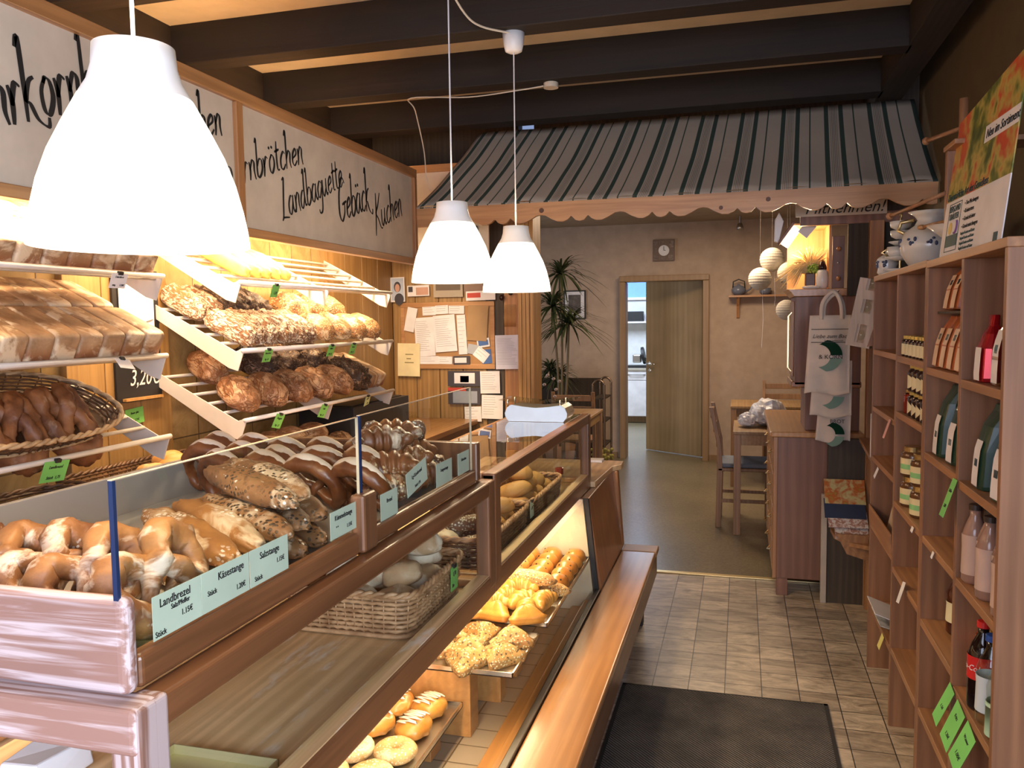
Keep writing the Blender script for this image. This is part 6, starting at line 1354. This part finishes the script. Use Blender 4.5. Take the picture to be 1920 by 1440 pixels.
chair('wooden chair behind the white bags, standing at the far right table', .42, 8.72, -90, False)
chair('wooden chair behind the left table, its back towards the shop', -1.48, 7.60, 90, False)
def crumple(name, c, L_, W_, H_, seed, mat, label, cat):
    b_ = blob(L_, W_, H_, seed, .15, 2.2, 34, 22, 3); b_.move(Matrix.Translation(c)); o = b_.build(name, mat, smooth=False); tag(o, label, cat, 'white plastic bags on the cafe table'); return o
plast = flat('white_plastic_bag', (.72, .72, .76), .35)
crumple('plastic_bag', (.05, 6.28, .752), .13, .16, .11, 4, plast, 'small crumpled white plastic bag at the left of the nearer right table', 'plastic bag')
crumple('plastic_bag', (.20, 6.40, .752), .26, .40, .20, 9, plast, 'larger crumpled white plastic bag on the nearer right table', 'plastic bag')
tr2 = thing('tube_trolley', 'brass coloured tubular trolley frame beside the kitchen door', 'trolley', (-1.36, 8.5, 0))
brs = flat('aged_tube', (.22, .15, .10), .3, .8)
for y in (8.30, 8.75): MB().tube(catmull([(-1.46, y, .07), (-1.46, y, .80), (-1.455, y, .90), (-1.40, y, .94), (-1.345, y, .90), (-1.34, y, .80), (-1.34, y, .07)], 6), .012, 8).build('side_tube', brs, tr2, smooth=True)
for z in (.25, .50, .74): MB().box(-1.46, -1.34, 8.30, 8.75, z, z + .015).build('tray', darkpanel, tr2)
for x in (-1.46, -1.34):
    for y in (8.3, 8.75): MB().lathe([(.03, -.01), (.03, .01)], T=Matrix.Translation((x, y, .034)) @ Matrix.Rotation(R(90), 4, 'Y'), n=14).build('wheel', black, tr2)
tag(MB().box(-2.6, -1.50, 9.10, 9.19, .0, .90).build('low_radiator_cover', darkpanel), 'low dark radiator cover along the far wall at the left', 'radiator cover')
# plants
leafg = flat('dark_leaf', (.045, .06, .022), .45); stemm = flat('plant_stem', (.14, .10, .05), .7); potm = flat('terracotta_pot', (.25, .11, .05), .7)
def palm(label, x, y, crowns, pot_h=.3):
    t = thing('potted_dracaena', label, 'plant', (x, y, 0), 'tall potted dracaenas in the cafe')
    MB().lathe([(.12, 0.002), (.16, pot_h), (.14, pot_h), (.13, pot_h - .04)], (x, y, 0), 24).build('pot', potm, t, smooth=True)
    lv = MB()
    for cx, cz, n_, L_ in crowns:
        MB().tube(catmull([(x, y, pot_h - .05), ((x + cx) / 2 + .02, y, cz * .55), (cx, y, cz)], 4), .012, 7).build('stem', stemm, t, smooth=True)
        for i in range(n_):
            a = random.uniform(0, 360); el = random.uniform(-15, 65); l = L_ * random.uniform(.8, 1.1); ca, sa = math.cos(R(a)), math.sin(R(a))
            pts = []; 
            for k in range(6):
                q = k / 5; h_ = math.cos(R(el)) * q * l + .1 * q * q * l; v_ = math.sin(R(el)) * q * l - .55 * l * q * q
                pts.append(Vector((cx + ca * h_, y + sa * h_, cz + v_)))
            w_ = Vector((-sa, ca, 0)) * .014; o_ = len(lv.v)
            for k, p in enumerate(pts):
                ww_ = w_ * math.sin(math.pi * (.12 + .88 * (1 - k / 5)) * .5 + .02) * (1 if k < 5 else .1)
                lv.v += [tuple(p - ww_), tuple(p + ww_)]
            lv.f += [(o_ + 2 * k, o_ + 2 * k + 1, o_ + 2 * k + 3, o_ + 2 * k + 2) for k in range(5)]; lv.m += [0] * 5
    tag(lv.build('leaves', leafg, t), kind='stuff')
random.seed(11)
palm('tall dark leaved dracaena just behind the yellow wooden post', -1.76, 8.08, ((-1.74, 2.02, 70, .46), (-1.82, 1.70, 80, .44), (-1.66, 1.52, 90, .46)))
palm('lower dark leaved dracaena beside the tall one', -2.0, 8.72, ((-2.0, 1.02, 80, .33), (-1.90, .95, 80, .33)))
oc = thing('orchid', 'small orchid with pale blossoms in front of the dracaena', 'plant', (-1.60, 6.75, .75))
MB().tube([(-1.60, 6.80, .75), (-1.58, 6.80, .95), (-1.52, 6.80, 1.08)], .003, 5).build('stem', stemm, oc)
for i, (dx, dz) in enumerate(((0, 0), (.05, -.02), (.02, -.09), (.01, -.15), (-.05, .03), (.06, -.20), (-.08, -.05))): MB().sphere((-1.53 + dx, 6.79, 1.06 + dz), .016, 8, 6, (1, .6, .8)).build('blossom', flat('pale_blossom', (.55, .42, .36), .7), oc, smooth=True)
MB().lathe([(.05, 0), (.065, .08), (.055, .08)], (-1.60, 6.80, .752), 18).build('pot', potm, oc, smooth=True)
for i, (x, z) in enumerate(((-1.34, .33), (-1.24, .36), (-1.30, .28))):
    t = thing('potted_flower', 'small potted plant with yellow blossoms on the floor behind the left table, %s' % ('left', 'right', 'front')[i], 'plant', (x, 7.9 - (i == 2) * .2, 0), 'small yellow potted plants')
    MB().lathe([(.05, .002), (.065, .18), (.055, .18)], (x, 7.9 - (i == 2) * .2, 0), 16).build('pot', potm, t, smooth=True)
    m_ = MB()
    for q in range(16): m_.sphere((x + random.uniform(-.06, .06), 7.9 - (i == 2) * .2 + random.uniform(-.05, .05), .20 + random.uniform(0, .1)), .018, 6, 5)
    tag(m_.build('blossoms', flat('yellow_blossom', (.30, .26, .06), .7), t), kind='stuff')

# ================================================================ KITCHEN
kc = thing('kitchen_cabinet', 'white kitchen base cabinet seen through the half open door', 'kitchen cabinet', (-1.2, 12.6, 0))
MB().box(-2.4, -.2, 12.38, 12.95, .01, .10).build('plinth', doorf, kc); MB().box(-2.4, -.2, 12.33, 12.95, .10, .79).build('body', whitep, kc)
for x in (-2.3, -1.75, -1.2, -.65):
    MB().box(x, x + .54, 12.312, 12.33, .11, .64).build('door', whitep, kc, bevel=.003)
    d_ = MB().box(x, x + .54, 12.312, 12.33, .65, .785).build('drawer', whitep, kc, bevel=.003)
    MB().tube([(x + .12, 12.312, .735), (x + .16, 12.29, .73), (x + .34, 12.29, .73), (x + .38, 12.312, .735)], .007, 6).build('handle', steel, d_)
MB().box(-2.42, -.18, 12.30, 12.98, .79, .825).build('worktop', flat('beige_worktop', (.45, .40, .32), .4), kc, bevel=.003)
tag(MB().box(-2.4, -.2, 12.75, 12.98, 1.50, 1.525).build('kitchen_shelf', whitep), 'white kitchen wall shelf above the worktop', 'shelf')
tag(MB().box(-1.72, -1.46, 12.77, 12.93, 1.526, 1.68).build('black_crate', black, bevel=.006), 'black plastic crate on the kitchen shelf', 'crate')
tag(MB().prism([(-1.44, 1.526), (-1.30, 1.526), (-1.33, 1.70), (-1.40, 1.66)], 'y', 12.80, 12.90).build('paper_packet', flat('grey_paper', (.4, .38, .42), .7)), 'grey paper packet beside the black crate on the kitchen shelf', 'packet')
sl = thing('bread_slicer', 'black and steel slicing machine on the kitchen worktop', 'slicer', (-1.42, 12.5, .826))
MB().box(-1.66, -1.25, 12.42, 12.6, .826, .865).build('base', black, sl, bevel=.006); MB().lathe([(.13, -.02), (.13, .02)], T=Matrix.Translation((-1.42, 12.5, 1.01)) @ Matrix.Rotation(R(80), 4, 'Y'), n=30).build('blade_disc', black, sl, bevel=.004)
MB().box(-1.58, -1.45, 12.44, 12.58, .90, 1.03).build('motor_housing', steel, sl, bevel=.02); MB().box(-1.38, -1.27, 12.42, 12.58, .93, .99).build('carriage', chrome, sl, bevel=.006)

# ================================================================ CORK BOARD WALL
cx = lambda p: -2.13 + (p - 757) * .0036
cz = lambda q: 1.672 - (q - 570) * .00345
cbk = thing('cork_board', 'framed cork pin board on the panelled wall at the end of the counter', 'pin board', (-1.82, 4.985, 1.25))
MB().box(cx(760), cx(926), 4.982, 4.993, cz(686), cz(575)).build('cork', flat('cork', (.42, .23, .10), .9, bumpy=80), cbk)
for a in ((755, 932, 568, 577), (755, 932, 683, 692), (755, 762, 577.3, 682.7), (924.5, 932, 577.3, 682.7)): MB().box(cx(a[0]), cx(a[1]), 4.976, 4.994, cz(a[3]), cz(a[2])).build('frame_rail', pinex, cbk, bevel=.002)
def pin(label, p0, q0, p1, q1, mat, rot=0, y=4.974, lines=0, cat='paper', grp='papers on and around the cork board', deco=None):
    w, h = (p1 - p0) * .0036, (q1 - q0) * .00345
    T_ = frame((cx((p0 + p1) / 2), y, cz((q0 + q1) / 2)), (1, 0, 0), (0, 0, 1)) @ Matrix.Rotation(R(rot), 4, 'Z')
    t = thing('pinned_paper' if cat == 'paper' else cat.replace(' ', '_'), label, cat, tuple(T_.translation), grp)
    MB().box(-w / 2, w / 2, -h / 2, h / 2, 0, .0012, T=T_).build('sheet', mat, t)
    if lines:
        m_ = MB()
        for i in range(lines):
            z = h * (.40 - .8 * i / lines); m_.box(-w * .42, w * random.uniform(.05, .42), z - .0009, z + .0009, .0012, .0017, T=T_)
        m_.build('printed_lines', flat('grey_print', (.30, .29, .32), .7), t)
    if deco:
        for nm, mt_, a0, a1, b0, b1 in deco: MB().box(w * a0, w * a1, h * b0, h * b1, .0012, .0022, T=T_).build(nm, mt_, t)
    return t
skin = flat('printed_skin', (.55, .32, .24), .6); dkb = flat('printed_dark', (.05, .045, .06), .6); blp = flat('printed_blue', (.06, .14, .38), .6); redp = flat('printed_red', (.55, .06, .04), .6)
pin('narrow white notepad pinned askew at the left of the cork board', 766, 577, 785, 622, paper, -12, 4.970)
pin('left large printed sheet on the cork board', 783, 596, 820, 668, paper, 3, 4.9735, 16)
pin('right large printed sheet on the cork board', 820, 592, 861, 660, paper, 4, 4.972, 14)
pin('row slip at the top left of the cork board', 798, 576, 823, 592, paper, 2, 4.974, 3)
pin('second small slip at the top of the cork board', 823, 574, 847, 590, paper, 2, 4.9735, 3)
pin('third small slip at the top of the cork board', 848, 575, 877, 590, paper, -1, 4.973, 3)
pin('narrow tall slip right of the big sheets on the cork board', 864, 592, 880, 665, paper, 3, 4.9745, 8)
pin('brown crumpled paper bag pinned on the right of the cork board', 883, 575, 920, 640, flat('brown_paper', (.38, .24, .12), .8), -4, 4.969)
pin('blue patterned card below the brown bag on the cork board', 900, 636, 923, 652, paper, 8, 4.9735, 0, deco=[('print', blp, -.4, .4, -.3, .3)])
pin('blue photo card at the lower right of the cork board', 908, 656, 926, 682, blp, 4, 4.9745)
pin('tilted white card at the lower right of the cork board', 895, 655, 920, 676, paper, -38, 4.972, 3)
pin('tilted grey blue clipping in the lower middle right of the cork board', 882, 647, 905, 665, flat('grey_blue_print', (.42, .45, .5), .6), -10, 4.973)
pin('wide slip at the lower left of the cork board', 790, 668, 827, 683, paper, 0, 4.9738, 3)
pin('lower middle slip on the cork board', 827, 669, 853, 683, paper, -1, 4.9732, 3)
pin('dark framed card at the bottom of the cork board', 855, 668, 886, 684, dkb, 1, 4.9738, 0, deco=[('inset', paper, -.42, .3, -.3, .3)])
pin('yellow folded menu leaflet hanging left below the cork board', 749, 644, 792, 706, cream, -1, 4.966, 0, deco=[('print', flat('menu_ink', (.30, .24, .10), .7), -.15, .2, .15, .18), ('print', flat('menu_ink', (.3, .24, .1), .7), -.1, .1, .02, .05), ('print', flat('menu_ink', (.3, .24, .1), .7), -.18, .22, -.1, -.07)])
ph = pin('small portrait photo of a person with dark hair near the rack end', 737, 520, 765, 566, paper, 1, 4.972, 0, 'photo', 'photos on the panelled wall', [('background_left', flat('photo_blue', (.45, .52, .65), .6), -.42, .44, -.44, .46)])
for nm_, mt_, px_, pz_, rx_, rz_, dy_ in (('dark_clothes', dkb, 754, 561, .032, .038, .0), ('hair', dkb, 751, 538, .024, .034, .0006), ('face', skin, 751, 540, .0165, .026, .0012)):
    MB().lathe([(1, 0), (1, .0005)], T=Matrix.Translation((cx(px_), 4.9695 - dy_, cz(pz_))) @ Matrix.Diagonal((rx_, 1, rz_, 1)) @ Matrix.Rotation(R(90), 4, 'X'), n=20).build(nm_, mt_, ph)
pin('photo strip partly hidden behind the middle lamp, at the left', 770, 536, 812, 556, paper, 1, 4.972, 0, 'photo', 'photos on the panelled wall', [('people', skin, -.1, .45, -.4, .3), ('dark_part', dkb, -.45, -.25, -.1, .4)])
pin('sepia print with figures above the cork board', 820, 528, 875, 559, flat('sepia', (.42, .36, .28), .7), 0, 4.973, 0, 'print', 'photos on the panelled wall', [('figures', flat('sepia_dark', (.16, .12, .09), .7), -.42, .42, -.1, .4)])
pin('brownish photo above the cork board behind the lamps', 877, 528, 912, 550, flat('brown_photo', (.25, .16, .12), .6), 0, 4.9735, 0, 'photo', 'photos on the panelled wall')
pin('white strip with red printing above the cork board', 881, 549, 935, 566, paper, 1, 4.971, 0, 'paper', deco=[('red_print', redp, -.46, 0, -.2, .32)])
pin('long printed list taped right of the cork board', 934, 630, 978, 692, flat('lavender_paper', (.66, .64, .72), .7), 1, 4.968, 18)
pin('photo of a family in a dark frame below the cork board', 844, 696, 906, 724, dkb, 0, 4.972, 0, 'photo', 'photos on the panelled wall', [('inset', paper, -.3, .32, -.32, .38), ('people', skin, -.12, .14, -.25, .18)])
pin('dark and red poster with a blue cap picture below the family photo', 844, 727, 905, 758, dkb, 0, 4.973, 0, 'poster', 'photos on the panelled wall', [('red_band', redp, -.5, .05, .3, .5), ('cap_picture', flat('grey_blue_cap', (.32, .35, .42), .7), -.35, .40, -.42, .3)])
pin('upper white sheet in the column below the cork board', 905, 696, 941, 737, paper, 1, 4.971, 8)
pin('lower white sheet in the column below the cork board', 907, 740, 946, 784, paper, -1, 4.970, 8)
pin('small white sheet low on the panelled wall, left of the column', 875, 762, 906, 790, paper, 2, 4.971, 4)
pb = thing('plastic_bag_bundle', 'clear plastic bags and dark trinkets hanging at the post beside the cork board', 'bag bundle', (-1.40, 4.97, 1.5))
MB().box(cx(950), cx(972), 4.965, 4.975, cz(615), cz(575)).build('clear_bag', celloph, pb)
for i, (p, q) in enumerate(((945, 546), (958, 541), (963, 553), (947, 562), (968, 545))): MB().sphere((cx(p), 4.965, cz(q)), .018, 10, 8).build('trinket', (dk, redj, black)[i % 3], pb, smooth=True)
tag(MB().box(-1.70, -1.52, 4.70, 4.73, 2.03, 2.12).build('dark_notice', flat('dark_grey_notice', (.06, .05, .045), .6)), 'dark grey notice seen under the scalloped board between the far lamps', 'notice')

# ================================================================ WOOD PILLAR NOTICES
bbd = thing('chalkboard', 'black chalkboard with white price writing on the wood pillar', 'chalkboard', (-2.185, 2.59, 1.27))
MB().box(-2.188, -2.178, 2.475, 2.715, 1.27, 1.76).build('slate', black, bbd)
Tq = frame((-2.1765, 2.60, 1.33), (0, 1, 0), (0, 0, 1))
text_mesh('lettering', '3,20€', .085, paper, bbd, Tq @ Matrix.Translation((.02, 0, 0)), .3, 'CENTER', xs=.8)
text_mesh('lettering', 'Brötchen', .05, paper, bbd, Tq @ Matrix.Translation((.0, .09, 0)), .3, 'CENTER', xs=.8)
MB().box(-2.176, -2.16, 2.50, 2.70, 1.275, 1.285).build('chalk_ledge', m_post, bbd)
wp = thing('white_poster', 'white poster with a thin line drawing pinned over the chalkboard', 'poster', (-2.172, 2.59, 1.5))
MB().box(-2.174, -2.171, 2.50, 2.68, 1.50, 1.745).build('sheet', paper, wp)
MB().tube([(-2.17, 2.56, 1.53), (-2.17, 2.60, 1.56), (-2.17, 2.67, 1.575)], .0025, 5).build('drawn_line', flat('grey_ink', (.2, .2, .22), .7), wp)
card('green price note pinned low on the wood pillar', frame((-2.185, 2.565, 1.245), (0, 1, 0), (0, 0, 1)) @ Matrix.Rotation(R(4), 4, 'Z'), .095, .06, green, [('Bauer glut', 0, .35, .2), ('2,95€', .1, .8, .2)])
gj = thing('spice_jar', 'small glass jar with red cap at the far end inside the far glass cabinet', 'jar', (-.745, 3.40, .813))
MB().lathe([(.022, 0), (.024, .01), (.024, .07), (.016, .085)], (-.745, 3.40, .813), 18).build('glass', jarglass, gj, smooth=True)
MB().lathe([(.018, .085), (.018, .11), (.014, .112)], (-.745, 3.40, .813), 18).build('cap', redj, gj)
